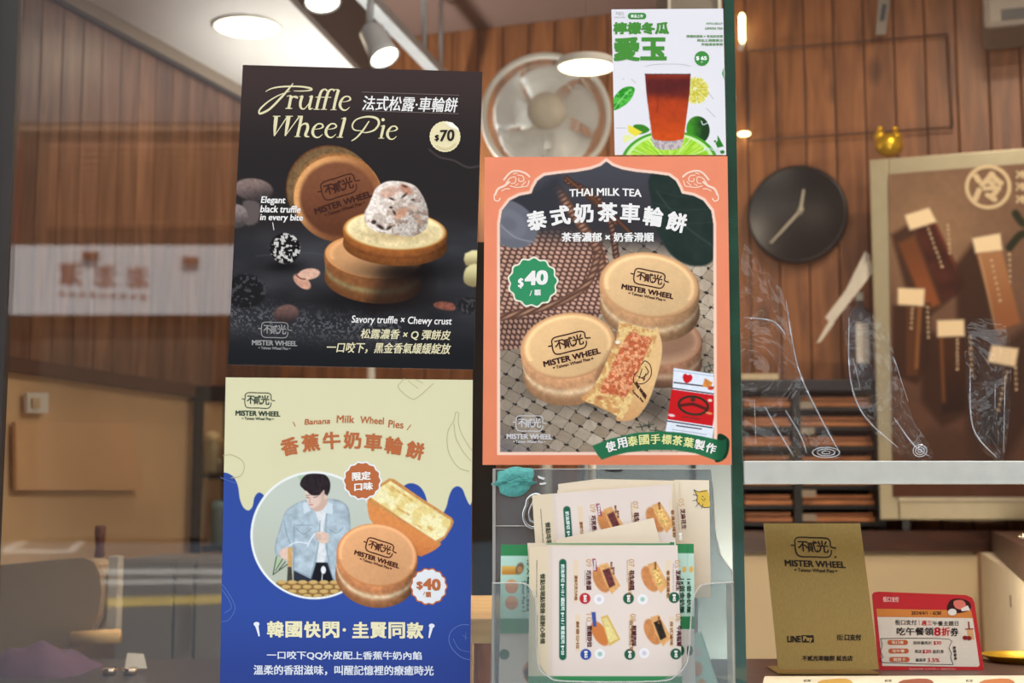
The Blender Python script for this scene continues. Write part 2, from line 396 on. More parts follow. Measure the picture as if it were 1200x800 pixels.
# ================================================================== THE SETTING
WOODR = wood('pine_boards', (120, 74, 42), (168, 108, 64), rnd=.10)
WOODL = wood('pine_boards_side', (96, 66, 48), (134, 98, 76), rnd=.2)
DARKW = wood('walnut_worktop', (58, 34, 26), (84, 50, 38), (1.5, 12, 12), .4, .1)
PALEW = wood('light_oak', (205, 160, 95), (232, 190, 125), (2, 14, 14), .5, .15)
CREAM = mat('cream_laminate', (205, 186, 150), .5, 0, .04, 3)
STEEL = mat('brushed_steel', (170, 172, 172), .35, .8, .08, 40, stretch=(1, 1, 14))
ALU = mat('satin_aluminium', (205, 203, 190), .42, .35, .04, 60)
BLACK = mat('black_powder_coat', (22, 22, 26), .5, 0, .1, 30)
WHITE = mat('white_plastic', (225, 224, 218), .4, 0, .03, 20)
ZC = 2.87
# floor, ceiling, room shell
struct(box('floor', (-3.2, 0, -.06), (4.2, 6.2, 0), mat('grey_floor_tile', (120, 112, 104), .5, 0, .1, 3)))
struct(box('ceiling', (-3.2, -.02, ZC), (4.2, 6.2, ZC + .1), mat('painted_ceiling', (126, 102, 94), .8, 0, .05, 2)))
def frame_box(name, org, ux, uy, c0, c1, m, parent=None, bev=0):
    return box(name, c0, c1, m, parent, bev, ux=ux, uy=uy, org=org)
CX = CORNER * (1, 1, 0)
wb = struct(frame_box('wall_back', CX, UR, VD, (-.3, .014, 0), (4.2, .12, ZC), mat('dark_backing', (70, 42, 28), .8)))
wl = struct(frame_box('wall_left', CX, UR, VD, (-.12, -3.45, 0), (-.014, .12, ZC), mat('cream_wall', (222, 188, 144), .7, 0, .06, 4)))
def planks(parent, n, step, z0, z1, along, m, first):
    """board by board, every board its own part, all sharing one mesh"""
    bm = bmesh.new()
    if along == 'u': add_box(bm, (.0, 0, z0), (step - .004, .016, z1), .003, UR, VD, (0, 0, 0))
    else: add_box(bm, (-.014, -(step - .004), z0), (.002, 0, z1), .003, UR, VD, (0, 0, 0))
    p0 = bmo('plank', bm, m, parent)
    for i in range(n):
        p = p0 if i == 0 else p0.copy()
        if i: COL.objects.link(p)
        q = CX + (UR * (first + i * step) if along == 'u' else -VD * (first + i * step)); p.location = Vector(tuple(q)) - wloc(parent)
planks(wb, 34, .0905, 0.0, ZC, 'u', WOODR, 0.0)
planks(wl, 36, .0905, 1.635, 2.645, 'v', WOODL, 0.0)
# lower band of the panelling and the lit cream wall under it
struct(frame_box('trim_1', CX, UR, VD, (-.012, -3.4, 1.60), (.018, 0, 1.636), mat('dark_batten', (84, 52, 36), .6)))
struct(frame_box('trim_2', CX, UR, VD, (-.012, -3.4, 2.607), (.02, 0, 2.645), mat('taupe_cornice', (150, 136, 118), .6)))
struct(frame_box('trim_3', CX, UR, VD, (0, -3.4, 2.595), (.02, 0, 2.607), mat('dark_bead', (50, 44, 40), .6)))  # thin dark bead below the taupe cornice
e0, e1 = on(340, 0, (0, 0, 2.645), (0, 0, 1)), on(412, 76, (0, 0, 2.645), (0, 0, 1)); dr = (e1 - e0) / np.linalg.norm(e1 - e0)
sof = [CX - VD * 3.4, CX + VD * .02, e1 + dr * .35, e0 - dr * 2.2]
sof = [np.array([p[0], p[1], 2.645]) for p in sof]
so = struct(slab('ceiling_soffit', sof, mat('white_soffit', (232, 231, 229), .7, 0, .03, 2), None, (0, 0, ZC - 2.645)))
side = [sof[2], sof[3]]
nrm = np.array([-(dr[1]), dr[0], 0]) * -1
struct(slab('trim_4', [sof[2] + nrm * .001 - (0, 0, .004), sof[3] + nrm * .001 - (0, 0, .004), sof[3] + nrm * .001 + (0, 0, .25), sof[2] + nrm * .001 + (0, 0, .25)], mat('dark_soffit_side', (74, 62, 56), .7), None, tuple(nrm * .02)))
struct(box('wall_right', (2.6, 0.1, 0), (2.7, 4, ZC), mat('warm_wall', (190, 160, 125), .8)))
struct(box('wall_front', (-3.2, -.02, 0), (-.655, .1, ZC), mat('dark_frame_wall', (48, 44, 42), .6)))
fw = struct(box('wall_front_top', (-.655, -.02, 2.3), (4.2, .1, ZC), mat('dark_frame_wall', (48, 44, 42), .6)))
struct(box('wall_front_bottom', (-.655, 0.0, 0), (4.2, .03, .86), mat('dark_frame_wall', (48, 44, 42), .6)))
struct(box('wall_front_right', (2.2, -.02, .86), (4.2, .1, 2.3), mat('dark_frame_wall', (48, 44, 42), .6)))
# shop window: three panes, ground green edges, left post, rail
GL = clear('clear_glass', (.97, .985, .975), .042)
GE = mat('green_glass_edge', (12, 66, 50), .12, 0, .35, 9, stretch=(1, 1, 2.5), spec=.9, coat=.6)
xl = at(6, 400, 0)[0]; x1 = at(567, 400, 0)[0]; x2 = at(855.5, 400, 0)[0]; x3 = at(867.5, 400, 0)[0]
def pane(name, xa, xb, z0, z1, y=0.0, edges=()):
    o = box(name, (xa, y, z0), (xb, y + .008, z1), GL); o = struct(o)
    for ex in edges: box('glass_edge', (ex[0], y - .0004, z0), (ex[1], y + .012, z1), GE, o)
    return o
pane('window_1', xl, x2, .86, 2.3, 0, [(x2, x3)])
zr = at(1000, 540, 0)[2]; zr2 = at(1000, 567, 0)[2]
pane('window_2', x3 + .0015, 2.2, zr, 2.3, .006)
struct(box('window_frame', (xl - .05, -.004, .86), (xl + .001, .012, 2.3), mat('dark_bronze_post', (52, 46, 42), .45, .3)))
rail = thing('window_rail', 'pale aluminium rail running under the right-hand glass pane', 'rail', at(1030, 567, 0))
box('channel', (x3 + .001, -.006, zr2), (2.2, .026, zr), ALU, rail, .0012)
box('lower_lip', (x3 + .001, -.009, zr2), (2.2, -.004, zr2 + .002), ALU, rail)
# black-green post between the panes, seen through the left pane
zb = at(560, 697, .02)[2]
struct(box('window_post', (at(554, 500, .02)[0], .012, zb), (at(581, 500, .02)[0], .05, at(560, 285, .02)[2]), mat('blackish_green_post', (12, 20, 16), .6, spec=.1)))

# ---- the street behind the camera, which the panes mirror
def refl_ground(px, py): p = on(px, py, (0, 0, 0), (0, -.05, 1)); return np.stack([p[..., 0], -p[..., 1], p[..., 2]], -1)
FY = -17.2
def refl_front(px, py, off=0): p = at(px, py, -FY - off); return np.stack([p[..., 0], -p[..., 1], p[..., 2]], -1)
struct(slab('ground_street', [(-30, -1.0, .05), (30, -1.0, .05), (30, -20, 1.0), (-30, -20, 1.0)], mat('asphalt', (98, 102, 110), .9, 0, .12, 6), None, (0, 0, -.3)))
def mark(px, c, lab):
    P = [refl_ground(*p) + np.array([0, 0, .004]) for p in px]
    o = slab('road_marking', P, c, None, (0, 0, .006)); tag(o, lab, 'road marking'); return o
RW = mat('road_paint_white', (235, 235, 230), .7, 0, .1, 5); RY = mat('road_paint_yellow', (240, 205, 110), .7, 0, .1, 5)
mark([(125, 702), (262, 698), (262, 707), (125, 712)], RY, 'yellow road line mirrored low in the left pane')
mark([(118, 668), (262, 668), (262, 673), (118, 673)], RW, 'upper of two long white road lines mirrored in the left pane')
mark([(118, 681), (262, 680), (262, 683.5), (118, 685)], RW, 'lower of two long white road lines mirrored in the left pane')
mark([(0, 645), (84, 645), (84, 648), (0, 648)], RW, 'white parking bay line mirrored at far left, lying across')
mark([(0, 644), (33, 632), (40, 632), (12, 645)], RW, 'white slanting parking bay line nearest the left edge')
mark([(76, 646), (96, 632), (103, 632), (88, 646)], RW, 'white slanting parking bay line right of the first')
fac = thing('building', 'brown shopfront across the street mirrored in the left pane', 'building', (0, FY, .86))
box('wall', (-26, FY - .3, .8), (26, FY, 9.4), mat('brown_render', (66, 44, 34), .9, 0, .1, 2), fac)
def fbox(name, x0, y0, x1, y1, m, parent, t=.06, off=0):
    a, b = refl_front(x0, y1, off), refl_front(x1, y0, off)
    return box(name, (a[0], FY + off, a[2]), (b[0], FY + off + t, b[2]), m, parent)
sh = fbox('roller_shutter', 56, 168, 282, 268, mat('rust_shutter', (142, 92, 60), .7, 0, .1, 3), fac, .04)
fbox('fascia', -30, -60, 300, 146, mat('grey_fascia', (112, 102, 104), .8, 0, .06, 1), fac, .1)
fbox('fascia', -30, 150, 300, 155, mat('tan_fascia', (150, 118, 92), .8), fac, .12)
for k in range(12): fbox('slat', 56, 170 + k * 8, 282, 175 + k * 8, mat('rust_shutter', (142, 92, 60), .7), sh, .03, .04)
fbox('door', -30, 156, 28, 300, mat('dark_red_door', (120, 48, 34), .7), fac, .05)
fbox('door', 40, 380, 250, 630, mat('taupe_shop_door', (92, 76, 62), .8), fac, .05)
bn = thing('banner', 'white shop banner with brown lettering, mirrored in the left pane', 'banner', refl_front(136, 370, .3))
fbox('cloth', 0, 288, 278, 369, mat('banner_cloth', (236, 234, 236), .8, 0, .02, 3), bn, .05, .3)
g = Ink()
for s, x0, x1_, y0, y1 in (('潭', 70, 96, 309, 335), ('澎', 110, 136, 311, 336), ('澎', 148, 174, 313, 337)): g.t(s, x1_, y0 - 1, x0, y1 + 1, bold=.35)
for k in range(9): g.ell(72 + k * 12, 344 + k * .5, 3.0, 3.0, n=8)
g.done('lettering', bn, (170, 110, 90), lambda x, y: refl_front(x, y, .36), -.0, ink((150, 84, 62)))
for x, y in ((107, 300), (224, 306)):
    o = fbox('banner_lamp', x - 9, y - 4, x + 9, y + 4, mat('brown_lamp_box', (130, 80, 58), .6), None, .1, .36)
    rebase(o); tag(o, 'small brown box lamp clipped on the %s of the mirrored white banner' % ('left' if x < 150 else 'right'), 'lamp')

# ================================================================== LAMPS
def downlight(name, px, py, z, r, s, lab, lum=18, group=None):
    c = on(px, py, (0, 0, z), (0, 0, 1)); t = thing(name, lab, 'lamp', c)
    lathe('rim', [(r * 1.08, 0), (r * 1.08, -.006), (r, -.008), (r * .98, -.002)], c, WHITE, t)
    lathe('diffuser', [(r * .98, -.003), (r * .98, -.0065), (r * .9, -.0075)], c, emit('warm_diffuser', (255, 236, 200), lum * .4), t)
    ld = bpy.data.lights.new('downlight', 'AREA'); ld.shape = 'DISK'; ld.size = r * 2; ld.energy = s * LAMP_GAIN; ld.color = (1, .80, .58)
    lo = bpy.data.objects.new('light_source', ld); COL.objects.link(lo); lo.parent = t; lo.location = (0, 0, -.012); return t
downlight('ceiling_downlight', 290, 30, 2.645, .094, 1.2, 'round glowing downlight in the white soffit, upper left', 14)
zp = 2.36; pc = on(687, 76, (0, 0, zp), (0, 0, 1))  # lamp reflection built as a glowing disc, with added canopy and cord
pl = downlight('reflected_disc', 687, 76, zp, .070, 2, 'round glowing lamp in front of the top right of the fan', 16)
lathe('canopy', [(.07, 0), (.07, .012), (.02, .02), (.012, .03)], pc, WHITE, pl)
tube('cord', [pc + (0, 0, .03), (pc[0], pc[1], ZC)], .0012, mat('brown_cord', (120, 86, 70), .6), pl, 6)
# unseen ceiling fill lights added above the frame to brighten the room
for i, (x, y, e) in enumerate(((1.15, 1.55, 8), (1.15, .75, 21), (1.9, 2.2, 6), (-.75, .8, 3))):
    c = np.array([x, y, ZC]); t = thing('ceiling_downlight', ('round ceiling downlight above the frame, over the %s' % ('lit drinks board', 'service counter', 'right end of the back counter', 'steel fridge')[i]), 'lamp', c, 'ceiling downlights above the frame')
    lathe('diffuser', [(.09, 0), (.09, -.006), (.08, -.008)], c, emit('warm_diffuser', (255, 236, 200), 14), t)
    ld = bpy.data.lights.new('downlight', 'AREA'); ld.shape = 'DISK'; ld.size = .18; ld.energy = e * LAMP_GAIN; ld.color = (1, .82, .64)
    lo = bpy.data.objects.new('light_source', ld); COL.objects.link(lo); lo.parent = t; lo.location = (0, 0, -.012)
# strip light added out of view at the window head to brighten soffit and ceiling
sl = thing('ceiling_fill_strip', 'slim white strip lamp fixed inside above the window head, out of frame', 'lamp', (0, .16, 2.34))
box('housing', (-.6, .10, 2.33), (1.6, .16, 2.37), WHITE, sl); box('diffuser', (-.58, .105, 2.37), (1.58, .155, 2.376), emit('strip_glow', (255, 246, 232), 3), sl)
ld = bpy.data.lights.new('strip', 'AREA'); ld.shape = 'RECTANGLE'; ld.size = 2.1; ld.size_y = .05; ld.energy = 16 * LAMP_GAIN; ld.color = (1, .93, .84)
lo = bpy.data.objects.new('light_source', ld); COL.objects.link(lo); lo.parent = sl; lo.location = (.5, -.03, .05); lo.rotation_euler = (math.pi - .5, 0, 0)
up = thing('soffit_fill_light', 'slim white floor lamp standing behind the dark truffle poster, shining upward', 'lamp', (-.42, 2.55, 0))  # added to brighten the soffit, out of sight behind the poster
lathe('base', [(.13, 0), (.13, .015), (.02, .03)], (-.42, 2.55, 0), WHITE, up); tube('pole', [(-.42, 2.55, .02), (-.42, 2.55, 1.9)], .012, WHITE, up)
lathe('shade', [(.02, 1.88), (.10, 1.98), (.104, 1.98), (.03, 1.87)], (-.42, 2.55, 0), WHITE, up); lathe('bulb', [(.01, 1.9), (.035, 1.93), (.001, 1.965)], (-.42, 2.55, 0), emit('bulb_glow', (255, 240, 215), 3), up)
ld = bpy.data.lights.new('soffit_fill', 'SPOT'); ld.energy = 33 * LAMP_GAIN; ld.spot_size = 2.5; ld.spot_blend = .5; ld.shadow_soft_size = .05; ld.color = (1, .95, .88)
lo = bpy.data.objects.new('light_source', ld); COL.objects.link(lo); lo.parent = up; lo.location = (0, 0, 2.0); lo.rotation_euler = (math.pi, .35, 0)
rs = thing('cabinet_fill_strip', 'thin warm strip lamp under the back edge of the service counter', 'lamp', (1.0, .345, .98))  # unseen strip added to brighten the cabinet fronts
box('housing', (.32, .341, .985), (1.95, .35, 1.01), WHITE, rs); box('diffuser', (.34, .35, .99), (1.93, .352, 1.005), emit('warm_diffuser', (255, 236, 200), 5), rs)
ld = bpy.data.lights.new('strip', 'AREA'); ld.shape = 'RECTANGLE'; ld.size = 1.6; ld.size_y = .015; ld.energy = 34 * LAMP_GAIN; ld.color = (1, .86, .68)
lo = bpy.data.objects.new('light_source', ld); COL.objects.link(lo); lo.parent = rs; lo.location = (.14, .012, .018); lo.rotation_euler = (math.pi / 2 + .05, 0, 0)
# track with two spots
zt = 2.62
ta, tb = on(425, -6, (0, 0, zt), (0, 0, 1)), on(513, 86, (0, 0, zt), (0, 0, 1)); td = (tb - ta) / np.linalg.norm(tb - ta)
tr = thing('track_rail', 'white lighting track running back over the dark poster', 'track', ta)
TRM = mat('pale_track', (176, 184, 190), .4, .2)
V, Fc = [], []; tn = np.cross(td, (0, 0, 1))
bm = bmesh.new(); add_box(bm, (-1.2, -.018, -.01), (np.linalg.norm(tb - ta) + .5, .018, .018), .002, td, tn, ta); bmo('bar', bm, TRM, tr)
for k in (-.3, .75): tube('hanger', [ta + td * k + (0, 0, .01), ta + td * k + (0, 0, ZC - zt)], .006, TRM, tr, 8)
ra, rb = on(497, 62, BW0 - VD * .5, VD), on(497, -20, BW0 - VD * .5, VD)
rd = tube('ceiling_rod', [ra, rb, (rb[0], rb[1], ZC)], .008, TRM, None, 8); rebase(rd); tag(rd, 'thin grey rod hanging right of the track spotlight', 'rod')
def spot(px, py, aim, e, lab, y0):
    c = at(px, py, y0); t = thing('track_spotlight', lab, 'lamp', c, None); a = np.asarray(aim, float); a = a / np.linalg.norm(a)
    lathe('can', [(.018, -.105), (.032, -.09), (.036, -.02), (.04, 0), (.037, 0), (.034, -.012), (.001, -.014)], c, mat('white_can', (205, 214, 222), .4), t, a)
    lathe('lens', [(.034, -.006), (.034, -.002), (.02, 0.0)], c, emit('spot_lens', (255, 244, 222), 6), t, a)
    top = c - a * .1; j = top + np.array([-.0, 0, .06]); tube('arm', [top, j, (j[0] + .02, j[1], zt)], .009, TRM, t, 8)
    ld = bpy.data.lights.new('spot', 'SPOT'); ld.energy = e * LAMP_GAIN; ld.spot_size = 1.25; ld.spot_blend = .7; ld.shadow_soft_size = .03; ld.color = (1, .82, .62)
    lo = bpy.data.objects.new('light_source', ld); COL.objects.link(lo); lo.parent = t; lo.location = Vector(tuple(a * .02)); lo.rotation_euler = Vector(tuple(-a)).to_track_quat('Z', 'Y').to_euler()
spot(451, 68, (.42, -.30, -.88), 30, 'lit white track spotlight just above the dark truffle poster', 1.75)
spot(378, 3, (.12, -.30, -.93), 25, 'lit white track spotlight cut by the top edge of the picture', 1.2)
def wall_streak(px, y0, y1, w, lab):  # upright reflection streak, built as a glowing tube on an added bracket
    a, b = bw(px, y1, .05), bw(px, y0, .05); t = thing('reflected_streak', lab, 'lamp', a)
    lathe('tube', [(w * .6, 0), (w, .01), (w, b[2] - a[2] - .01), (w * .6, b[2] - a[2])], a, emit('reflection_glow', (255, 226, 160), 9), t)
    box('bracket', (a[0] - .006, a[1], a[2] - .01), (a[0] + .006, a[1] + .05, a[2] + .004), WHITE, t)
wall_streak(870, 16, 50, .009, 'slim glowing upright tube lamp on the boards, top of right pane')
pk = thing('reflected_spot', 'tiny glowing oval lamp on the boards above the clock', 'lamp', bw(872, 158, .03))  # small downlight reflection, built as a glowing disc
lathe('disc', [(.018, 0), (.018, .006), (.012, .008)], bw(872, 158, .03), emit('reflection_glow', (255, 226, 160), 9), pk)

# ================================================================== THINGS INSIDE THE SHOP
# ---- fan on a stand
fc = at(640, 136, 2.35); s_ = (2.35 - CY) / F; R_ = 75 * s_; fan = thing('pedestal_fan', 'large round grey pedestal fan with wire guard, behind the panes', 'fan', (fc[0], fc[1] + .1, 0))
FG = mat('fan_grey_plastic', (222, 222, 216), .45, 0, .03, 20); FBM = mat('fan_blade_plastic', (226, 230, 232), .3, 0, .04, 6, spec=.6)
ring = [fc + np.array([math.cos(a), 0, math.sin(a)]) * R_ for a in np.linspace(0, 2 * math.pi, 64, endpoint=False)]
tube('guard_ring', ring, .0095, FG, fan, 10, True)
V, Fc = [], []
for k in range(90):
    a = 2 * math.pi * k / 90; d = np.array([math.cos(a), 0, math.sin(a)]); sk = np.array([-math.sin(a), 0, math.cos(a)])
    add_tube(V, Fc, [fc + d * R_ * (.30 + .70 * t) + sk * .02 * math.sin(t * 3.1) - np.array([0, .055 * (1 - t ** 2.5), 0]) for t in (0, .4, .75, 1)], .0012, 4, False)
for r in (.55, .80): add_tube(V, Fc, [fc + np.array([math.cos(a), 0, math.sin(a)]) * R_ * r - np.array([0, .055 * (1 - r ** 3), 0]) for a in np.linspace(0, 2 * math.pi, 48, endpoint=False)], .0013, 4, False, True)
gw = mo('wire_guard', V, Fc, FG, fan, True); gw['kind'] = 'stuff'
lathe('hub_cap', [(.052, 0), (.056, .008), (.05, .02), (.02, .026), (.001, .027)], fc - np.array([0, .045, 0]), mat('fan_hub', (206, 200, 184), .5), fan, (0, -1, 0))
for k in range(5):
    a0 = math.radians(100 + 72 * k); N = 10; V = []; Fc = []
    for i in range(N + 1):
        t = i / N; r = R_ * (.2 + .66 * t); wdt = .38 + .30 * t
        for j in range(7):
            u = j / 6 - .5; a = a0 + u * wdt * 1.9 - .25 * t
            rr = r * (1 - .06 * (2 * u) ** 2 * t); V.append(fc + np.array([math.cos(a) * rr, .02 + u * .05, math.sin(a) * rr]))
    for i in range(N):
        for j in range(6): q = i * 7 + j; Fc.append((q, q + 1, q + 8, q + 7))
    b = mo('blade', V, Fc, FBM, fan, True); md = b.modifiers.new('s', 'SOLIDIFY'); md.thickness = .003
lathe('motor', [(.06, 0), (.075, .03), (.07, .1), (.03, .13)], fc + np.array([0, .05, 0]), FG, fan, (0, 1, 0))
tube('pole', [(fc[0], fc[1] + .1, .03), (fc[0], fc[1] + .1, fc[2] - .03)], .016, FG, fan, 12)
lathe('base', [(.2, 0), (.2, .02), (.06, .045), (.03, .05)], (fc[0], fc[1] + .1, 0), FG, fan)
# ---- clock
cc = bw(935, 252, .022); ck = thing('wall_clock', 'round black wall clock with pale hands on the pine boards', 'clock', bw(935, 309, .022))
CN = -VD; cr = .152
lathe('case', [(cr, -.004), (cr, .018), (cr * .96, .026), (cr * .93, .022), (.001, .022)], cc, mat('black_clock', (26, 27, 30), .35), ck, CN, 64)
def hand(name, x0, y0, x1, y1, w, off):
    a, b = bw(x0, y0, off), bw(x1, y1, off); d = (b - a) / np.linalg.norm(b - a); n = np.cross(d, CN); L = np.linalg.norm(b - a)
    slab(name, [a - d * .012 + n * w, a - d * .012 - n * w, b - n * w * .6, b + n * w * .6], mat('pale_hand', (196, 188, 168), .5), ck, tuple(CN * .0015))
hand('minute_hand', 938, 247, 903, 285, .0048, .048); hand('hour_hand', 938, 247, 942, 222, .005, .0455)
lathe('pin', [(.008, 0), (.008, .006)], bw(938, 247, .048), mat('pale_hand', (196, 188, 168), .5), ck, CN, 12)
# ---- reflected rectangle, built as thin dark bars on the boards
fq = [(875, 60), (1110, 40), (1116, 149), (879, 165)]; fr = thing('reflected_outline', 'thin dark rectangular frame fixed flat on the boards above the clock', 'frame', bw(995, 157, .02))
for i in range(4): tube('bar', [bw(*fq[i], .024), bw(*fq[(i + 1) % 4], .024)], .0032, mat('reflection_line', (84, 54, 40), .5), fr, 6)
# ---- white things at the top right
tg = thing('hanging_tag', 'narrow white tag hanging at the top of the right pane', 'tag', bw(1033, 42, .06))
slab('card', [bw(1030, -8, .06), bw(1044, -8, .06), bw(1038, 40, .06), bw(1026, 41, .06)], mat('grey_card', (150, 138, 124), .6), tg, tuple(-CN * .004))
slab('slot', [bw(1034, 5, .066), bw(1039, 5, .066), bw(1036, 24, .066), bw(1031, 24, .066)], mat('slate_print', (70, 74, 84), .6), tg, tuple(-CN * .003))
ac = thing('air_conditioner', 'pale grey air conditioner cut by the top right corner', 'air conditioner', bw(1200, 34, .25))
a_, b_ = bw(1152, 34, .25), bw(1290, 24, .25)
bm = bmesh.new(); add_box(bm, (0, 0, 0), (.6, .22, .3), .02, UR, VD, a_); bmo('housing', bm, mat('ac_grey', (128, 116, 104), .5), ac)
bm = bmesh.new(); add_box(bm, (.05, -.004, .02), (.55, 0.0, .05), 0, UR, VD, a_); bmo('vent', bm, BLACK, ac)
# ---- shelf edge over the drink poster
hs = thing('ceiling_box', 'grey box edge showing above the drink poster', 'box', at(812, 12, 1.2))
box('case', (at(783, 10, 1.2)[0], 1.2, at(800, 14, 1.2)[2]), (at(846, 10, 1.2)[0], 1.45, at(800, -60, 1.2)[2]), mat('grey_box', (116, 108, 96), .6), hs, .004)
for x in (784.5, 843.5): box('edge_strip', (at(x - 1.5, 10, 1.19)[0], 1.192, at(800, 14, 1.2)[2]), (at(x + 1.5, 10, 1.19)[0], 1.2, at(800, -60, 1.2)[2]), ALU, hs)
# ---- back counter, its cabinet fronts, the turning leg at the right
KY = CY + 4.02
def wy(x): return BW0[1] - .339 * x - .03
def KX(px): return at(px, 620, KY)[0]
def KZ(py): return at(1000, py, KY)[2]
zk = KZ(622); xa_, xb_ = KX(790), KX(1160)
bcn = slab('worktop', [(xa_, KY, zk), (xb_, KY, zk), (xb_, wy(xb_), zk), (xa_, wy(xa_), zk)], DARKW, None, (0, 0, -.058)); rebase(bcn); tag(bcn, 'dark walnut worktop of the back counter, behind the gold plaque', 'worktop')
p1, p2 = at(1161, 622, KY), on(1204, 641, (0, 0, zk), (0, 0, 1))
rt = slab('worktop', [p1, (p1[0], wy(p1[0]), zk), (2.1, wy(2.1), zk), (2.1, p2[1], zk), p2], DARKW, None, (0, 0, -.058)); rebase(rt); tag(rt, 'dark walnut worktop leg coming forward at the right edge', 'worktop')
z0 = .06
cab = thing('cabinet', 'cream cabinet under the back counter, behind the gold plaque and red card', 'cabinet', (KX(1010), KY + .2, 0))
xc_ = KX(1146)
slab('carcass', [(xa_, KY + .05, 0), (xc_, KY + .05, 0), (xc_, wy(xc_), 0), (xa_, wy(xa_), 0)], CREAM, cab, (0, 0, KZ(647)))
for xa, xb in ((792, 866), (869, 1146)): box('door', (KX(xa), KY + .012, z0), (KX(xb), KY + .05, KZ(650)), CREAM, cab, .002)
cb2 = thing('cabinet', 'cream cabinet turning forward at the right edge, beside the gold dish', 'cabinet', (KX(1175), 1.9, 0))
q0 = at(1149, 650, KY)
slab('side_panel', [(q0[0], q0[1], 0), (p2[0] + .02, p2[1] + .03, 0), (p2[0] + .02, p2[1] + .03, KZ(647)), (q0[0], q0[1], KZ(647))], mat('ivory_laminate', (222, 208, 180), .5), cb2, (.05, .05, 0))
bx = box('bronze_clip', tuple(at(1188, 712, 1.0)), tuple(at(1192, 698, 1.0) + np.array([.0, .02, 0])), mat('bronze', (120, 90, 50), .4, .6), None); rebase(bx); tag(bx, 'small bronze clip on the ivory cabinet side at the right edge', 'clip')
for i, (x, y) in enumerate(((1190, 638), (1199, 630))):
    c = at(x, y, 1.2); o = lathe('steel_scoop', [(.001, -.008), (.012, -.004), (.014, 0), (.008, .007), (.001, .009)], c, mat('mirror_steel', (240, 225, 190), .12, 1), None); rebase(o); tag(o, ('left', 'right')[i] + ' of two shining round steel scoops at the right edge', 'scoop')
hd = tube('scoop_rack', [at(1180, 643, 1.2), at(1260, 643, 1.2)], .004, STEEL, None, 8); rebase(hd); tag(hd, 'steel bar under the shining scoops at the right edge', 'bar')
# ---- drinks board
LB0 = on(1020, 300, (0, CY + 4.06, 0), (0, 1, 0)); LBN = VD
def lb(px, py, off=0.0): return on(px, py, LB0 - VD * off, LBN)
A0 = lb(1021, 187); A1 = lb(1031, 609); base_z = A1[2]; top_z = A0[2]
wid = .92; board = thing('drinks_board', 'large framed drinks board with photos of bottled drinks, right side', 'board', (A1[0], A1[1], base_z))
def lbox(name, u0, u1, z0, z1, d0, d1, m, parent, bev=0):
    bm = bmesh.new(); add_box(bm, (u0, d0, z0), (u1, d1, z1), bev, UR, VD, (A1[0], A1[1], 0)); return bmo(name, bm, m, parent)
fwid = .052; FRM = mat('champagne_frame', (166, 156, 128), .4, .25, .04, 30)
lbox('back_box', 0.004, wid - .004, base_z + .004, top_z - .004, .012, .06, FRM, board)
lbox('frame_side', 0, fwid, base_z, top_z, 0, .05, FRM, board, .004); lbox('frame_side', wid - fwid, wid, base_z, top_z, 0, .05, FRM, board, .004)
lbox('frame_top', fwid, wid - fwid, top_z - fwid, top_z, .001, .05, FRM, board, .004)
lbox('frame_bottom', fwid, wid - fwid, base_z, base_z + fwid, .001, .05, FRM, board, .004)
lbox('inner_bead', fwid, wid - fwid, base_z + fwid, base_z + fwid + .012, -.002, .012, mat('cream_bead', (232, 220, 188), .4), board)
for k in (.06, .5, .8): lbox('foot', k, k + .02, zk, base_z, .01, .04, BLACK, board)
_d = np.array([A1[0], A1[1], 0]) + UR * (wid - fwid) - (0, CY, 0); XR = 600 + F * _d[0] / (_d[1] * math.cos(TH) + 0)
A = Art([(1041, 204), (XR, 204 - .078 * (XR - 1041)), (XR, 582), (1046, 582)], 1.0, (150, 112, 84))
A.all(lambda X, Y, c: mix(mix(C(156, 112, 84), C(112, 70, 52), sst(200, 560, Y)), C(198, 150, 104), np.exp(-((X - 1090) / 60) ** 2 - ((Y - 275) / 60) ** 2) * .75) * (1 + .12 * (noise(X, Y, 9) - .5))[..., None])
SHD = (66, 36, 24)
A.f(Pol([(1044, 275), (1066, 262), (1100, 300), (1122, 345), (1090, 370), (1062, 340)]), SHD, .8, 6)
A.f(Pol([(1052, 285), (1072, 275), (1096, 340), (1102, 356), (1085, 364)]), lambda X, Y, d: mix(C(150, 78, 36), C(190, 92, 40), sst(280, 350, Y)), .9, 5)
A.f(Pol([(1072, 268), (1096, 260), (1132, 332), (1122, 345), (1104, 352)]), lambda X, Y, d: mix(C(70, 32, 24), C(120, 48, 32), noise(X, Y, 12)), 1, 2.5)
A.f(Lin([(1096, 262), (1130, 335)], 3), (160, 70, 42), .8, 2)
A.f(Pol([(1140, 285), (1158, 300), (1170, 400), (1150, 430), (1122, 400), (1120, 310)]), SHD, .85, 8)
A.f(Pol([(1144, 296), (1174, 293), (1196, 378), (1170, 388)]), lambda X, Y, d: mix(C(214, 140, 84), C(190, 108, 58), sst(300, 385, Y)), 1, 3); A.f(Lin([(1148, 300), (1167, 385)], 2.5), (240, 180, 120), .8, 2)
A.f(Pol([(1046, 358), (1090, 355), (1090, 425), (1075, 450), (1046, 440)]), (76, 42, 28), .95, 5); A.f(Pol([(1062, 358), (1080, 358), (1076, 440), (1062, 440)]), (124, 70, 34), .8, 4); A.f(Lin([(1078, 360), (1074, 430)], 4), (196, 120, 56), .8, 3)
A.f(Pol([(1080, 392), (1150, 385), (1150, 440), (1134, 485), (1104, 500), (1080, 470)]), SHD, .85, 8)
A.f(Pol([(1100, 394), (1128, 394), (1132, 480), (1104, 486)]), lambda X, Y, d: mix(C(90, 46, 24), C(52, 28, 20), sst(400, 480, Y)), 1, 3); A.f(Lin([(1103, 396), (1106, 470)], 4), (180, 100, 44), .7, 3)
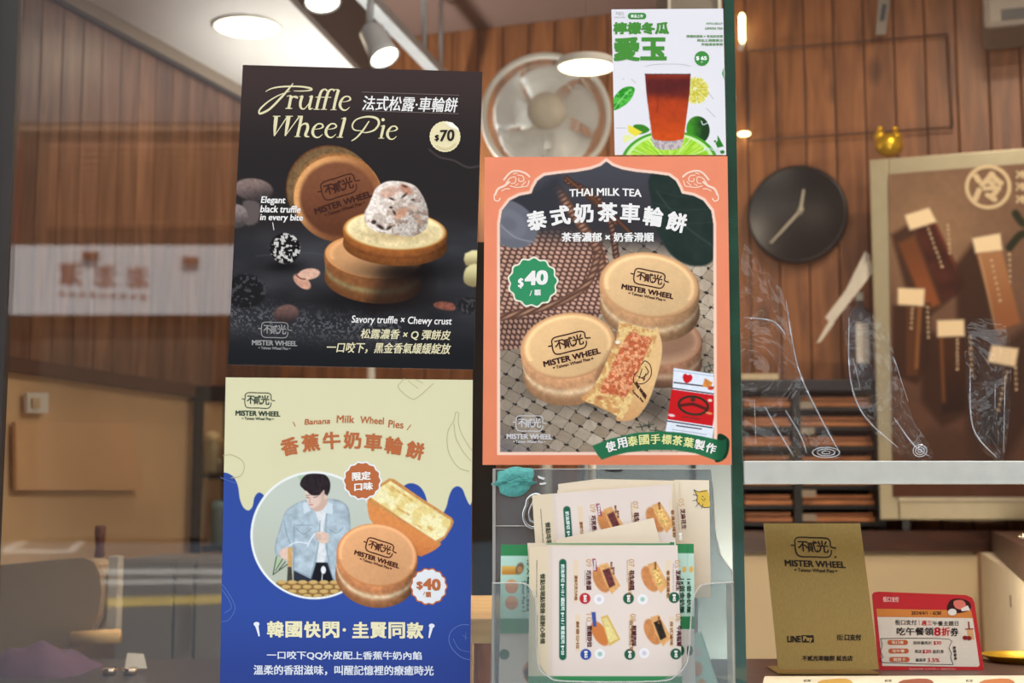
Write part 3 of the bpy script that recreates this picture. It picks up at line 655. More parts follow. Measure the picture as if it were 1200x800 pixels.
A.f(Pol([(1136, 424), (1165, 410), (1205, 380), (1215, 480), (1180, 540), (1140, 560), (1132, 500)]), (58, 34, 26), .7, 12)
A.f(Pol([(1156, 424), (1188, 428), (1176, 520), (1144, 520)]), lambda X, Y, d: mix(C(74, 48, 40), C(50, 44, 48), sst(430, 500, Y)), 1, 3)
A.f(Pol([(1175, 350), (1210, 352), (1205, 384), (1172, 378)]), (120, 66, 40), .0)
A.f(Ell(1110, 530, 50, 26), (90, 54, 40), .6, 10)
for q in ([(1060, 252), (1089, 243), (1098, 260), (1066, 270)], [(1139, 279), (1172, 273), (1175, 293), (1143, 297)], [(1052, 337), (1084, 338), (1083, 359), (1052, 357)], [(1098, 375), (1130, 374), (1131, 394), (1098, 395)], [(1162, 404), (1194, 408), (1190, 430), (1157, 424)]):
    A.f(Pol(q), (238, 214, 176), 1, 3)
for p in ([(1190, 250), (1200, 262), (1215, 258)], [(1183, 290), (1196, 275), (1210, 274)]): A.f(Lin(p, 9), (40, 52, 30), .95, 3)
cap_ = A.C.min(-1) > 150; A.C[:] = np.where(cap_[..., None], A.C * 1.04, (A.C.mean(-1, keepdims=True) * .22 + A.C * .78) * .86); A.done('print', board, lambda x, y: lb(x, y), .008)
g = Ink(); g.stroke([(1158 + 25 * math.cos(a), 219 + 24 * math.sin(a), 4.6) for a in np.linspace(0, 2 * math.pi, 30)], sm=2)
g.t('冷', 1141, 203, 1175, 237, 1.6, slope=-2)
g2 = g; g = Ink()
for x0, y0, x1_, y1, n in ((1086, 263, 1104, 312, 10), (1111, 264, 1113, 296, 7), (1162, 305, 1172, 352, 8), (1183, 298, 1184, 330, 6), (1069, 362, 1068, 384, 5), (1087, 360, 1088, 395, 7), (1122, 398, 1122, 432, 8), (1137, 395, 1139, 440, 8), (1180, 436, 1170, 480, 8), (1190, 425, 1191, 456, 6)):
    for k in range(n):
        t = k / (n - 1); x, y = x0 + (x1_ - x0) * t, y0 + (y1 - y0) * t; g.t('冷紅茶綠奶青豆花冬瓜'[(k * 3 + int(x0)) % 10], x - 1.6, y - 1.7, x + 1.6, y + 1.7, .1)
g.done('lettering', board, (222, 194, 158), lambda x, y: lb(x, y), .0105); g = g2
for y in (200, 214, 229): g.t('冷', 1191, y, 1203, y + 9, .6)
g.done('lettering', board, (214, 190, 152), lambda x, y: lb(x, y), .0105)
# ---- gold figurine on the board
gf = thing('gold_figurine', 'shiny gold figurine of two round-topped heads on top of the drinks board', 'figurine', lb(1042, 184, -.03)); GOLD = mat('polished_gold', (232, 186, 44), .3, .7, .05, 20)
def ball(px, py, r, name, m=GOLD, sx=1, sz=1):
    c = lb(px, py, -.03); k = r * 4.06 / F
    return lathe(name, [(k * sx * math.sin(t), -k * sz * math.cos(t)) for t in np.linspace(0, math.pi, 14)], c, m, gf)
ball(1042, 170, 17, 'body', sx=1, sz=.85); ball(1031, 160, 7.5, 'head'); ball(1050, 161, 7.5, 'head'); ball(1031, 151, 3.6, 'knob'); ball(1049, 151, 3.4, 'knob')
ball(1032, 173, 6, 'cheek'); ball(1043, 175, 6, 'cheek'); ball(1053, 172, 6, 'cheek')
# ---- black tray rack with wooden boards
RY0 = KY + .13; X = lambda px, y=500: at(px, y, RY0)[0]; Zp = lambda py: at(950, py, RY0)[2]
rk = thing('tray_rack', 'black tray rack behind the right pane, left of the drinks board', 'rack', (X(950), RY0 + .09, zk))
for xa, xb in ((866, 870), (928, 938), (1024, 1034)): box('post', (X(xa), RY0 - .01, zk), (X(xb), RY0 + .02, Zp(445)), BLACK, rk, .001)
box('post', (X(866), RY0 + .17, zk), (X(875), RY0 + .185, Zp(445)), BLACK, rk); box('post', (X(1018), RY0 + .17, zk), (X(1028), RY0 + .185, Zp(445)), BLACK, rk)
box('top_panel', (X(864), RY0 - .012, Zp(458)), (X(1034), RY0 + .185, Zp(445)), mat('navy_panel', (30, 34, 46), .5), rk, .002)
box('back_panel', (X(866), RY0 + .185, zk), (X(1034), RY0 + .19, Zp(445)), mat('dark_back', (34, 22, 20), .7), rk)
rows = [(462, 'c'), (485, 'c'), (508, 'c'), (531, 'c'), (554, 'c'), (577, 'c'), (599, 'c')]
nam = ['top', 'second', 'third', 'fourth', 'fifth', 'sixth', 'lowest']
for i, (y, _) in enumerate(rows):
    if i == 6: y = 597
    box('runner', (X(866), RY0 + .0, Zp(y + 19)), (X(1030), RY0 + .18, Zp(y + 15)), BLACK, rk)
    for side_, xa, xb in (('left', 872, 927), ('right', 939, 1023)):
        o = thing('wooden_tray', '%s wooden tray in the %s column of the black rack' % (nam[i], side_), 'tray', (X((xa + xb) / 2), RY0 + .09, Zp(y + 14)), 'wooden trays in the black rack')
        dz = random.uniform(-1, 1)
        box('board', (X(xa), RY0 + .005, Zp(y + 14)), (X(xb), RY0 + .15, Zp(y + 9)), wood('rack_wood', (150, 92, 54), (196, 130, 82), (2, 10, 10), .5, .2), o, .001)
        box('lip', (X(xa + 1), RY0 + .002 + .02, Zp(y + 8 + dz)), (X(xb - 1), RY0 + .03, Zp(y + 3 + dz)), wood('rack_wood', (150, 92, 54), (196, 130, 82)), o, .001)
for i, y in enumerate((474, 504, 577, 605)):
    o = box('rack_label', (X(937), RY0 - .016, Zp(y + 5)), (X(953), RY0 - .012, Zp(y - 3)), mat('grey_label', (150, 138, 120), .6)); rebase(o)
    tag(o, '%s small grey label clipped to the middle post of the black rack' % ('topmost', 'second', 'third', 'lowest')[i], 'label')
sb = box('pale_board', (X(869), RY0 - .01, Zp(445)), (X(913), RY0 + .15, Zp(438)), CREAM, None, .001); rebase(sb); tag(sb, 'pale board lying on the left of the black rack top', 'board')
# ---- white booklets and a pump bottle left of the drinks board
for i, q in enumerate(([(1014, 294), (1020, 300), (993, 350), (988, 346)], [(1019, 303), (1024, 318), (975, 380), (967, 372)], [(972, 375), (978, 378), (962, 400), (957, 402)])):
    yy = RY0 - .03 - i * .02
    o = slab('paper_sheet', [at(*p, yy) for p in q], mat('white_paper', (214, 206, 194), .7), None, (0, .004, 0)); rebase(o); tag(o, ('small upper', 'large middle', 'narrow lower')[i] + ' white paper leaning against the left side of the drinks board', 'paper')
bc = at(1010, 445, RY0 + .05); pb = thing('pump_bottle', 'clear bluish bottle with white label left of the drinks board', 'bottle', bc); k = (RY0 + .05 - CY) / F
lathe('body', [(13 * k, 0), (14 * k, 3 * k), (14 * k, 70 * k), (11 * k, 82 * k), (4 * k, 88 * k), (4 * k, 94 * k)], bc, clear('blue_plastic', (.62, .68, .82), .08, .05, 0, .12, (.4, .45, .6)), pb)
lathe('cap', [(5 * k, 94 * k), (5 * k, 102 * k), (2 * k, 104 * k)], bc, WHITE, pb)
slab('label', [at(1003, 378, RY0 + .012), at(1018, 378, RY0 + .012), at(1019, 425, RY0 + .012), at(1004, 425, RY0 + .012)], mat('white_paper', (214, 206, 194), .7), pb, (0, .001, 0))
# ---- service counter in front, with plaque, card, dish and menu sheet
zc_ = 1.0435
sc_ = box('service_counter', (x3 + .002, -.005, .86), (2.2, .34, zc_), DARKW, None, .003); rebase(sc_); tag(sc_, 'dark walnut service counter carrying the gold plaque and red card', 'counter')
PQ = [(895, 613), (1008, 613), (1030, 784), (912, 784)]
def pq(px, py): return on(px, py, at(960, 783, .13), (0, 1, -.22))
plq = thing('payment_plaque', 'brushed gold metal plaque with shop emblem and blank code squares, on the counter', 'sign', pq(965, 783))
PG = mat('brushed_gold', (148, 122, 64), .38, .45, .10, 60, stretch=(14, 14, .6))
slab('plate', [pq(*p) for p in PQ], PG, plq, (0, .0025, 0))
ft = [pq(912, 783), pq(1030, 783), pq(1026, 776) + (0, .08, -.0), pq(912, 776) + (0, .08, 0)]; ft = [np.array([p[0], p[1], zc_ + .001]) for p in ft]
slab('foot', ft, PG, plq, (0, 0, .002))
pu = (70.5, 2.2); pv = (7.5, 66)
logo(plq, 953, 641, pu, pv, (40, 30, 20), pq, .0006, True, .022)
g = Ink(); g.t('LINE', 923, 745, 938, 752, .5); g.t('口支付', 990, 743, 1009, 750, .35, slope=0); g.t('不貳光車輪餅 延吉店', 940, 768, 999, 774, .25)
g.t('街', 980.5, 743, 988, 750, .1)
g.ell(979, 652.5, 1.3); g.done('lettering', plq, (40, 30, 20), pq, .0007)
g = Ink(); g.poly([(939, 744), (953.5, 744), (954, 752.5), (940, 752.5)]); g.done('print', plq, (40, 30, 20), pq, .0007)
g = Ink(); g.t('Pay', 941.5, 745.5, 952, 752, .25); g.done('lettering', plq, (168, 140, 80), pq, .0012)
RQ = [(1022, 697), (1024, 694), (1030, 693), (1132, 697), (1139, 700), (1142, 706), (1153, 784), (1152, 787), (1030, 790)]
def rq(px, py): return on(px, py, at(1090, 788, .19), (0, 1, -.18))
rc = thing('promotion_card', 'red rounded promotion card leaning on the counter right of the gold plaque', 'card', rq(1091, 789))
slab('card', [rq(*p) for p in RQ], mat('red_card', (196, 24, 30), .3, 0, .03), rc, (0, .0015, 0))
def flat(parent, pts, col, surf, lift, name='print', sm=0): return Ink().poly(pts, sm).done(name, parent, col, surf, lift)
flat(rc, [(1027, 713), (1138, 715), (1140, 724), (1028, 722)], (214, 132, 62), rq, .0004)
flat(rc, [(1028, 722.5), (1140, 724), (1148, 779), (1146, 781), (1034, 780)], (226, 212, 194), rq, .0004)
g = Ink(); g.t('街口支付', 1049, 726, 1074, 732, .12); g.t('午餐主題日', 1093, 727.5, 1123, 733, .12); g.t('吃午餐領', 1051, 735, 1094, 744, .3); g.t('券', 1114, 735.5, 1123, 745, .3)
g.t('領券最高折', 1070, 751, 1092, 755, .05); g.t('再送', 1072, 761, 1080, 765, .05); g.t('飲料券', 1093, 761, 1106, 765.5, .05); g.t('最高享', 1073, 771, 1085, 775, .05); g.t('2024/4/1 - 6/30', 1068, 716, 1103, 720, .1)
g.stroke([(1032, 748), (1070, 747.5), (1112, 748.5), (1114, 754), (1112, 759), (1115, 765), (1114, 770), (1117, 778)], .7, 2); g.stroke([(1032, 748), (1034, 756), (1032, 763), (1035, 770), (1035, 776), (1117, 778.5)], .7, 2)
for k, s in enumerate('掃碼領券'): g.t(s, 1116.5 + k * .5, 757 + k * 4.2, 1120 + k * .5, 760.6 + k * 4.2, .15)
g.done('lettering', rc, (38, 30, 28), rq, .0008)
g = Ink(); g.t('週三', 1080, 727, 1092, 732.5, .15); g.t('8', 1095, 735, 1102, 744.5, .5); g.t('折', 1103.5, 735, 1113, 744.5, .4); g.t('$30', 1094, 751, 1103, 755.5, .15); g.t('$20', 1081, 761, 1091, 765.5, .15); g.t('3.5%', 1087, 771, 1101, 775.5, .15); g.stroke([(1077, 726), (1077.3, 732.5)], .5, 1)
g.done('lettering', rc, (190, 30, 34), rq, .0008)
for k in range(3):
    x = 1041 + k; y = 752.5 + 10 * k; g = Ink(); g.poly([(x + 2 + 21 * (.5 + .5 * math.cos(a)) if 0 else x + 11 + (9 if math.cos(a) > 0 else -9) + 3 * math.cos(a), y + 3 * math.sin(a)) for a in np.linspace(.01, 2 * math.pi + .01, 24, endpoint=False)]); g.done('print', rc, (196, 96, 52), rq, .0006)
    Ink().t(('街口券', '吃午餐', '購買卡')[k], x + 4, y - 1.8, x + 18, y + 1.8, .1).done('lettering', rc, (236, 214, 190), rq, .001)
g = Ink(); g.t('街口', 1035, 699, 1044, 705, .25); g.t('支付', 1045, 699, 1053, 705, .25); g.done('lettering', rc, (236, 190, 180), rq, .0006)
Ink().t('活動詳情請見官網・每人每日限領一次・數量有限送完為止', 1065, 782.5, 1120, 785, 0).done('lettering', rc, (230, 170, 160), rq, .0006)
g = Ink(); g.poly([(1110, 711), (1114, 703), (1124, 701), (1136, 705), (1137, 714), (1124, 718), (1112, 717)], 3); g.done('print', rc, (60, 26, 24), rq, .0009)
g = Ink(); g.poly([(1118, 704), (1128, 703), (1132, 709), (1126, 714), (1119, 711)], 3); g.done('print', rc, (226, 120, 104), rq, .0012)
g = Ink(); g.ell(1116, 717, 5, 4); g.poly([(1126, 713), (1134, 709), (1137, 715), (1127, 716)]); g.done('print', rc, (236, 226, 214), rq, .0013)
g = Ink(); g.poly([(1133, 737), (1140, 737), (1142, 749), (1134, 749)]); g.done('print', rc, (212, 160, 110), rq, .0008)
g = Ink(); g.stroke([(1135, 728), (1136, 737)], 1.6, 1); g.ell(1131, 747, 3, 2.6); g.ell(1135.5, 747.5, 3, 2.6); g.stroke([(1131, 737), (1141, 736.5)], 1.2, 1); g.done('print', rc, (130, 30, 24), rq, .001)
dc = at(1196, 771, .30); ds = thing('gold_dish', 'shallow shiny gold dish on the counter at the right edge', 'dish', dc - (0, 0, .012))
k = (.30 - CY) / F
lathe('bowl', [(20 * k, -.011), (30 * k, -.006), (43 * k, .004), (44 * k, .0055), (42 * k, .0045), (28 * k, -.004), (.001, -.006)], dc, GOLD, ds, seg=48)
ms = thing('menu_sheet', 'cream menu sheet lying flat on the front edge of the counter', 'sheet', (at(1050, 800, .0)[0], .03, zc_))
zs = zc_ + .0015; def_ = lambda x, y: on(x, y, (0, 0, zs), (0, 0, 1))
slab('paper', [def_(896, 792), def_(1240, 791), def_(1260, 830), def_(886, 830)], mat('cream_paper', (236, 224, 196), .5), ms, (0, 0, -.001))
for x, c in ((980, (206, 160, 80)), (1075, (150, 80, 50)), (1170, (196, 120, 70))):
    Ink().poly([(x - 22, 799), (x - 8, 795.5), (x + 12, 795), (x + 20, 801), (x + 16, 812), (x - 16, 812)], 2).done('print', ms, c, def_, .0006)
    Ink().t('紅豆', x - 38, 796, x - 30, 798.5, .2).done('lettering', ms, (60, 50, 40), def_, .0006)
# ---- clear film bags hanging inside the right pane
FILM = clear('clear_film', (.96, .97, 1), .05, .06, .8, .0, (.8, .85, .95)); CREASE = clear('film_crease', (.9, .92, .98), .30, .12, .6, .22, (.85, .9, 1))
for i, (pts, lab, cr_) in enumerate((
    ([(869, 300), (893, 312), (921, 350), (934, 420), (958, 480), (985, 530), (962, 538), (869, 538)], 'clear film bag nearest the green glass edge, bottom curling on the rail', [[(921, 352), (935, 430), (962, 490), (984, 530)], [(884, 468), (886, 520)], [(896, 476), (915, 510), (930, 534)], [(920, 480), (938, 510), (945, 530)], [(872, 372), (905, 376), (921, 392)]]),
    ([(990, 360), (1034, 378), (1052, 430), (1070, 490), (1094, 532), (1076, 539), (1040, 524), (1008, 480), (994, 420)], 'clear film bag in front of the left edge of the drinks board', [[(995, 372), (996, 440), (1012, 486), (1052, 524)], [(1048, 420), (1064, 470)], [(1048, 490), (1070, 520), (1088, 534)], [(1000, 420), (1008, 455)]]),
    ([(1134, 380), (1180, 386), (1184, 470), (1176, 538), (1164, 538), (1144, 516), (1134, 460)], 'clear film bag in front of the lower bottle on the drinks board', [[(1137, 430), (1140, 500), (1168, 536)], [(1178, 440), (1176, 530)], [(1166, 450), (1166, 480)]]))):
    yb = .05 + .015 * i; t = thing('film_bag', lab, 'bag', at(np.mean([p[0] for p in pts]), 538, yb), 'clear film bags behind the right pane')
    P = spline(np.array([(a, b) for a, b in pts], float), 5, True)[:-1]; W = at(P[:, 0], P[:, 1], yb)
    cxy = P.mean(0); rings = []
    V = []; Fc = []; n = len(P)
    for rI, s in enumerate((1, .8, .55, .3)):
        Q = cxy + (P - cxy) * s; w = at(Q[:, 0], Q[:, 1], yb); w[:, 1] -= .012 * (1 - s ** 2) + .006 * np.sin(np.arange(n) * 1.3 + rI * 2) * (s < 1); V += list(w)
    for rI in range(3):
        for k in range(n): q = (k + 1) % n; Fc.append((rI * n + k, rI * n + q, (rI + 1) * n + q, (rI + 1) * n + k))
    Fc.append(tuple(3 * n + k for k in range(n))); mo('film', V, Fc, FILM, t, True)
    for c in cr_:
        S_ = spline(np.array(c, float), 6); tube('crease', [at(a, b, yb - .012) for a, b in S_], [.0004 + .0006 * math.sin(math.pi * j / (len(S_) - 1)) for j in range(len(S_))], CREASE, t, 6)
    if i < 2:
        e = (968, 530, 16, 6) if i == 0 else (1078, 528, 8, 7)
        for s in (1, .65, .3): tube('curl', [at(e[0] + e[2] * s * math.cos(a), e[1] + e[3] * s * math.sin(a), yb - .014) for a in np.linspace(0, 2 * math.pi, 24, endpoint=False)], .0007, CREASE, t, 6, True)

# ---- left side: tall glass-fronted cabinet, bin, fridge, small things
dk = thing('display_cabinet', 'black-framed display cabinet with round jars, left of the banana poster', 'cabinet', lw(240, 645, .05))
def LWX(px, py, off=.05): return lw(px, py, off)
dY = LWX(240, 550)[1]
def db(name, x0, y0, x1, y1, m, d0=0, d1=.02, par=dk): a, b = at(x0, y1, dY + d0), at(x1, y0, dY + d0); return box(name, (a[0], dY + d0, a[2]), (b[0], dY + d1, b[2]), m, par)
NV = mat('blue_black_frame', (16, 16, 26), .6, spec=.1)
db('post', 222, 455, 238, 648, NV); db('post', 300, 455, 312, 648, NV); db('top_bar', 222, 452, 312, 470, NV); db('back', 236, 465, 305, 648, mat('olive_back', (128, 112, 84), .7), .22, .24)
db('shelf', 236, 556, 305, 560, NV, .02, .22); db('shelf', 236, 640, 305, 646, NV, .02, .22)
for i, (x, y, r, c) in enumerate(((249, 512, 9, (236, 214, 160)), (258, 541, 6, (190, 180, 150)), (256, 592, 9, (150, 190, 200)), (268, 520, 9, (200, 170, 110)))):
    cc_ = at(x, y, dY + .1); k = (dY + .1 - CY) / F * r
    yb_ = at(x, 556 if y < 556 else 640, dY + .1)[2]
    t = thing('storage_jar', ('pale round-lidded jar at upper left', 'grey round jar at middle height', 'bluish round jar on the lower shelf', 'tan round jar half hidden by the poster')[i] + ' in the black-framed cabinet', 'jar', (cc_[0], cc_[1], yb_), 'jars in the black-framed cabinet')
    lathe('body', [(k * .8, 0), (k, .01), (k, cc_[2] - yb_ - k * .6), (k * .8, cc_[2] - yb_ - k * .3)], (cc_[0], cc_[1], yb_), mat('jar_%d' % i, [v * .7 for v in c], .3), t)
    lathe('lid', [(k * math.sin(a), -k * math.cos(a) * .8) for a in np.linspace(.6, math.pi, 10)], cc_, mat('jar_lid_%d' % i, c, .35), t)
fy = 1.9
def fb(name, x0, y0, x1, y1, m, par, d0=0., d1=.02, bev=.002, Y=None):
    Y = fy if Y is None else Y; a, b = at(x0, y1, Y), at(x1, y0, Y); return box(name, (a[0], Y + d0, a[2]), (b[0], Y + d1, b[2]), m, par, bev)
SG = mat('grey_fridge_panel', (146, 142, 138), .45, .1, .05, 5)
fg = thing('steel_fridge', 'grey upright fridge front with two seams, low behind the left pane', 'fridge', (at(200, 700, fy)[0], fy + .25, 0))
a, b = at(136, 655, fy), at(300, 655, fy); box('body', (a[0], fy + .02, 0), (b[0], fy + .5, a[2]), SG, fg)
for xa, xb in ((137, 203), (206, 227), (230, 300)): p, q = at(xa, 657, fy), at(xb, 657, fy); box('door', (p[0], fy, .05), (q[0], fy + .02, p[2]), SG, fg, .003)
fb('handle', 225, 690, 228, 760, STEEL, fg, -.02, -.005)
by = 1.05
cbn = thing('cream_bin', 'large cream round-cornered food warmer at the lower left corner', 'container', (at(40, 790, by)[0], by + .2, 1.03))
prof = [(-60, 668), (60, 656), (98, 653), (110, 658), (117, 672), (119, 695), (115, 722), (104, 742), (88, 756), (-60, 800), ]
slab('front', [at(*p, by) for p in prof], mat('tan_enamel', (168, 138, 98), .35, 0, .05, 4), cbn, (0, .03, 0))
V = [at(*p, by) for p in prof]; slab('shell', [v + (0, .03, -.004) for v in V], mat('cream_enamel', (205, 180, 140), .35, 0, .05, 4), cbn, (0, .10, 0))
fb('side_post', 119, 652, 134, 752, mat('ivory_post', (196, 186, 168), .5), cbn, .03, .07, .002, by)
rl = tube('rolling_pin', [at(84, 748, by - .03), at(141, 745, by - .03)], .0135, PALEW, None, 16); rebase(rl); tag(rl, 'short pale wooden roll in front of the cream food warmer', 'roller')
pm = at(116.5, 653, by + .1); k = (by + .1 - CY) / F
pp = lathe('wooden_mill', [(5 * k, 0), (6 * k, 2 * k), (5 * k, 12 * k), (6.3 * k, 26 * k), (6.3 * k, 34 * k), (5.6 * k, 37 * k)], pm, mat('reddish_wood', (98, 46, 34), .4), None); rebase(pp); tag(pp, 'small dark red wooden handle standing on top of the cream food warmer', 'handle')
lc = box('front_counter', (-1.3, .11, .86), (x1 - .06, 1.0, at(100, 785, .8)[2]), mat('dusky_counter', (74, 68, 70), .35, .2), None, .004); rebase(lc); tag(lc, 'dark counter behind the left pane, at the bottom left corner', 'counter')
zt_ = at(100, 785, .8)[2]
clt = thing('folded_cloth', 'dusky purple folded cloth on the dark counter at bottom left', 'cloth', (at(50, 790, .8)[0], .8, zt_))
V = []; Fc = []
for i in range(13):
    for j in range(9):
        u, v = i / 12, j / 8; h = .045 * math.sin(math.pi * u) ** .6 * math.sin(math.pi * v) ** .5 + .008 * math.sin(u * 17 + v * 9) * math.sin(math.pi * u) * math.sin(math.pi * v)
        V.append(np.array([at(-15 + 122 * u, 790, .8)[0], .68 + .2 * v, zt_ + h]))
for i in range(12):
    for j in range(8): q = i * 9 + j; Fc.append((q, q + 1, q + 10, q + 9))
mo('fabric', V, Fc, mat('plum_cloth', (92, 62, 84), .8, 0, .2, 12), clt, True)
for i, (x, y) in enumerate(((14, 783), (128, 789), (152, 792), (34, 793))):
    c = at(x, y, .72); c[2] = max(c[2], zt_ + .006)
    o = lathe('steel_cup', [(.010, -.006), (.014, .006), (.013, .006), (.009, -.003), (.001, -.004)], c, mat('warm_steel', (230, 205, 180), .15, 1), None); rebase(o)
    tag(o, ('leftmost shiny steel cup beside the purple cloth', 'shiny steel cup right of the purple cloth', 'rightmost shiny steel cup on the dark counter', 'shiny steel cup in front of the purple cloth')[i], 'cup', 'steel cups on the dark counter')
cd2 = thing('price_stand', 'small white folded card standing on the dark counter, left pane', 'card', at(156, 783, .75))
slab('card', [at(146, 783, .75), at(172, 783, .75), at(168, 766, .77), at(149, 765, .77)], mat('white_paper', (214, 206, 194), .7), cd2, (0, .002, 0))
# light switch and sheet on the cream wall
sw = thing('switch_plate', 'square pale switch plate high on the cream wall, far left', 'switch', lw(40, 485, .0))
a, b = lw(28, 484, 0), lw(53, 458, 0); slab('plate', [lw(28, 484, .0), lw(53, 484, .0), lw(53, 460, .0), lw(28, 460, .0)], WHITE, sw, tuple(UR * .01))
slab('rocker', [lw(36, 478, .01), lw(45, 478, .01), lw(45, 466, .01), lw(36, 466, .01)], CREAM, sw, tuple(UR * .006))
wp = thing('tan_panel', 'tan rectangular board fixed to the cream wall, far left', 'board', lw(80, 575, 0))
slab('board', [lw(15, 574, 0), lw(165, 574, 0), lw(150, 496, 0), lw(14, 494, 0)], mat('tan_board', (222, 180, 134), .6, 0, .04, 4), wp, tuple(UR * .012))

# ---- behind the leaflet holder: pale panel put in for the bright patch, pale oak ledge
zo = at(565, 697, .54)[2]
oak = thing('oak_table', 'pale oak table top showing between the banana poster and the leaflet holder', 'table', (.03, .3, 0))
box('top', (x1 - .07, .035, zo - .03), (x1 + .22, .54, zo), PALEW, oak, .003)
for a_, b_ in ((x1 - .06, .06), (x1 + .17, .06), (x1 - .06, .48), (x1 + .17, .48)): box('leg', (a_, b_, 0), (a_ + .035, b_ + .035, zo - .03), PALEW, oak)
hl = thing('table_fill_light', 'small white desk lamp over the oak table, behind the orange-bordered poster', 'lamp', (.12, .42, zo))  # added out of sight to brighten the oak table top
lathe('base', [(.05, 0), (.05, .012), (.01, .018)], (.12, .42, zo), WHITE, hl); tube('arm', [(.12, .42, zo + .01), (.12, .42, 1.6), (.08, .34, 1.66)], .006, WHITE, hl)
lathe('shade', [(.05, 0), (.02, .05), (.012, .052), (.046, .002)], (.08, .33, 1.60), WHITE, hl); lathe('bulb', [(.004, .0), (.016, .015), (.004, .035)], (.08, .33, 1.605), emit('bulb_glow', (255, 240, 215), 3), hl)
ld = bpy.data.lights.new('desk', 'SPOT'); ld.energy = 5 * LAMP_GAIN; ld.spot_size = 2.2; ld.spot_blend = .5; ld.shadow_soft_size = .03; ld.color = (1, .84, .6)
lo = bpy.data.objects.new('light_source', ld); COL.objects.link(lo); lo.parent = hl; lo.location = (-.04, -.09, 1.595 - zo)
sp = thing('bright_patch_panel', 'pale grey appliance side behind the top of the leaflet holder', 'appliance', (at(760, 790, .6)[0], .6, .86))
a, b = at(684, 590, .6), at(862, 547, .6); box('side', (a[0], .6, 0), (b[0], .8, at(760, 400, .6)[2]), mat('pale_panel', (132, 142, 146), .4, .1, .03, 5), sp, .004)
box('seam', (at(812, 560, .59)[0], .594, .1), (at(816, 560, .59)[0], .6, at(760, 410, .6)[2]), BLACK, sp)

# ================================================================== POSTERS ON THE GLASS
S0 = PL(-.0012)
def poster(name, q, label, surf=S0, back=.0008, m=None, cat='poster'):
    W = [surf(*p) for p in q]; c = (W[2] + W[3]) / 2; t = thing(name, label, cat, c)
    slab('sheet', W, m or mat('paper_back', (226, 222, 214), .5), t, (0, back, 0))
    if cat == 'leaflet': t['group'] = 'menu leaflets in the acrylic holder'
    return t
def vec(parent, col, lift=.0005, name='print', surf=S0):
    class K(Ink):
        def __enter__(s): return s
        def __exit__(s, *a): s.done(name, parent, col, surf, lift)
    return K()
# ---------------------------------------------------------------- dark truffle poster
QA = [(284.5, 76), (565.5, 84), (555, 433), (267, 427)]
pA = poster('truffle_poster', QA, 'black poster with stacked wheel pies and Truffle Wheel Pie lettering')
A = Art(QA, .8, (44, 38, 37))
def bgA(X, Y, c):
    c = mix(C(66, 52, 49), C(43, 38, 37), sst(80, 190, Y)); t = sst(250, 285, Y + (X - 420) * .04)
    tab = C(50, 49, 51) * (1 + .5 * (noise(X, Y * 2.2, 40, 4) - .5))[..., None]; tab = mix(tab, C(78, 76, 78), np.exp(-((X - 360) / 45) ** 2 - ((Y - 305) / 28) ** 2) * .5)
    tab = mix(tab, C(30, 30, 32), sst(350, 425, Y)); c = mix(c, tab, t)
    sp = (noise(X, Y, 2.2, 5, 2) > .60) * np.exp(-((Y - (372 + (X - 290) * .10)) / 16) ** 2) * (X < 470)
    sp2 = np.exp(-((Y - (384 + (X - 290) * .10)) / 12) ** 2) * (X < 480)
    c = mix(c, C(62, 60, 62), sp2 * .5); c = mix(c, C(108, 106, 108), sp * .7)
    return c
A.all(bgA)
A.f(Lin([(503, 175), (515, 184), (532, 188), (548, 196), (563, 194)], 1.6), (92, 78, 76), .8, 2)
A.f(Lin([(300, 300), (360, 296), (383, 300)], 1.2), (96, 94, 98), .35, 2)
# mushrooms
A.f(Pol([(285, 236), (304, 238), (302, 260), (286, 262)], 3), (96, 84, 80), 1, 3); A.f(Ell(297, 222, 23, 13, 6), lambda X, Y, d: mix(C(134, 112, 104), C(66, 56, 54), sst(212, 236, Y + (X - 297) * .2)), 1, 2, tex=.15)
A.f(Ell(276, 253, 15, 14, 30), lambda X, Y, d: mix(C(140, 122, 116), C(70, 62, 60), sst(242, 268, Y)), 1, 2, tex=.15)
# back pie, seen on edge behind
for i in range(14, -1, -1):
    t = i / 14; e = Ell(397 - 11 * t, 232 - 11 * t, 52 - 1 * t, 51, 20); cc = mix(mix(C(172, 112, 64), C(120, 92, 60), min(1, t * 3)), C(98, 58, 36), sst(.8, 1, np.array(t)))
    A.f(e, lambda X, Y, d, cc=cc: cc * (1 - .55 * sst(225, 270, Y) + .4 * (noise(X, Y, 3, 9) - .5))[..., None])
e = Ell(396, 233, 52, 50, 20)
A.f(e, lambda X, Y, d: mix(mix(C(128, 78, 52), C(92, 52, 34), sst(200, 285, Y)), mix(C(226, 162, 100), C(150, 94, 58), sst(345, 430, X + (Y - 232) * .5)), sst(.80, .93, np.hypot(*e.loc(X, Y))) * (1 - .5 * sst(240, 280, Y))), 1, 1.2, tex=.06)
# shadows and lower pie
A.shadow(440, 352, 75, 14, 1.4)
A.pie(437, 301, 56, 25, 29, 6, (206, 150, 100), (218, 150, 90), (150, 92, 52), (150, 132, 88), seed=2)
A.f(Pol([(450, 318), (500, 310), (505, 345), (470, 362), (430, 366)], 3), (28, 20, 18), .65, 22)
A.shadow(478, 318, 52, 12, 1.6)
# upper pie, cut side up
A.pie(463, 270, 60, 23, 18, 3, (240, 214, 156), (196, 128, 58), (158, 92, 44), (120, 66, 32), seed=3, edge=.10)
A.f(Ell(463, 269, 55, 20, 3), lambda X, Y, d: C(244, 222, 168) * (.86 + .3 * noise(X, Y, 4, 6))[..., None], .9, 4)
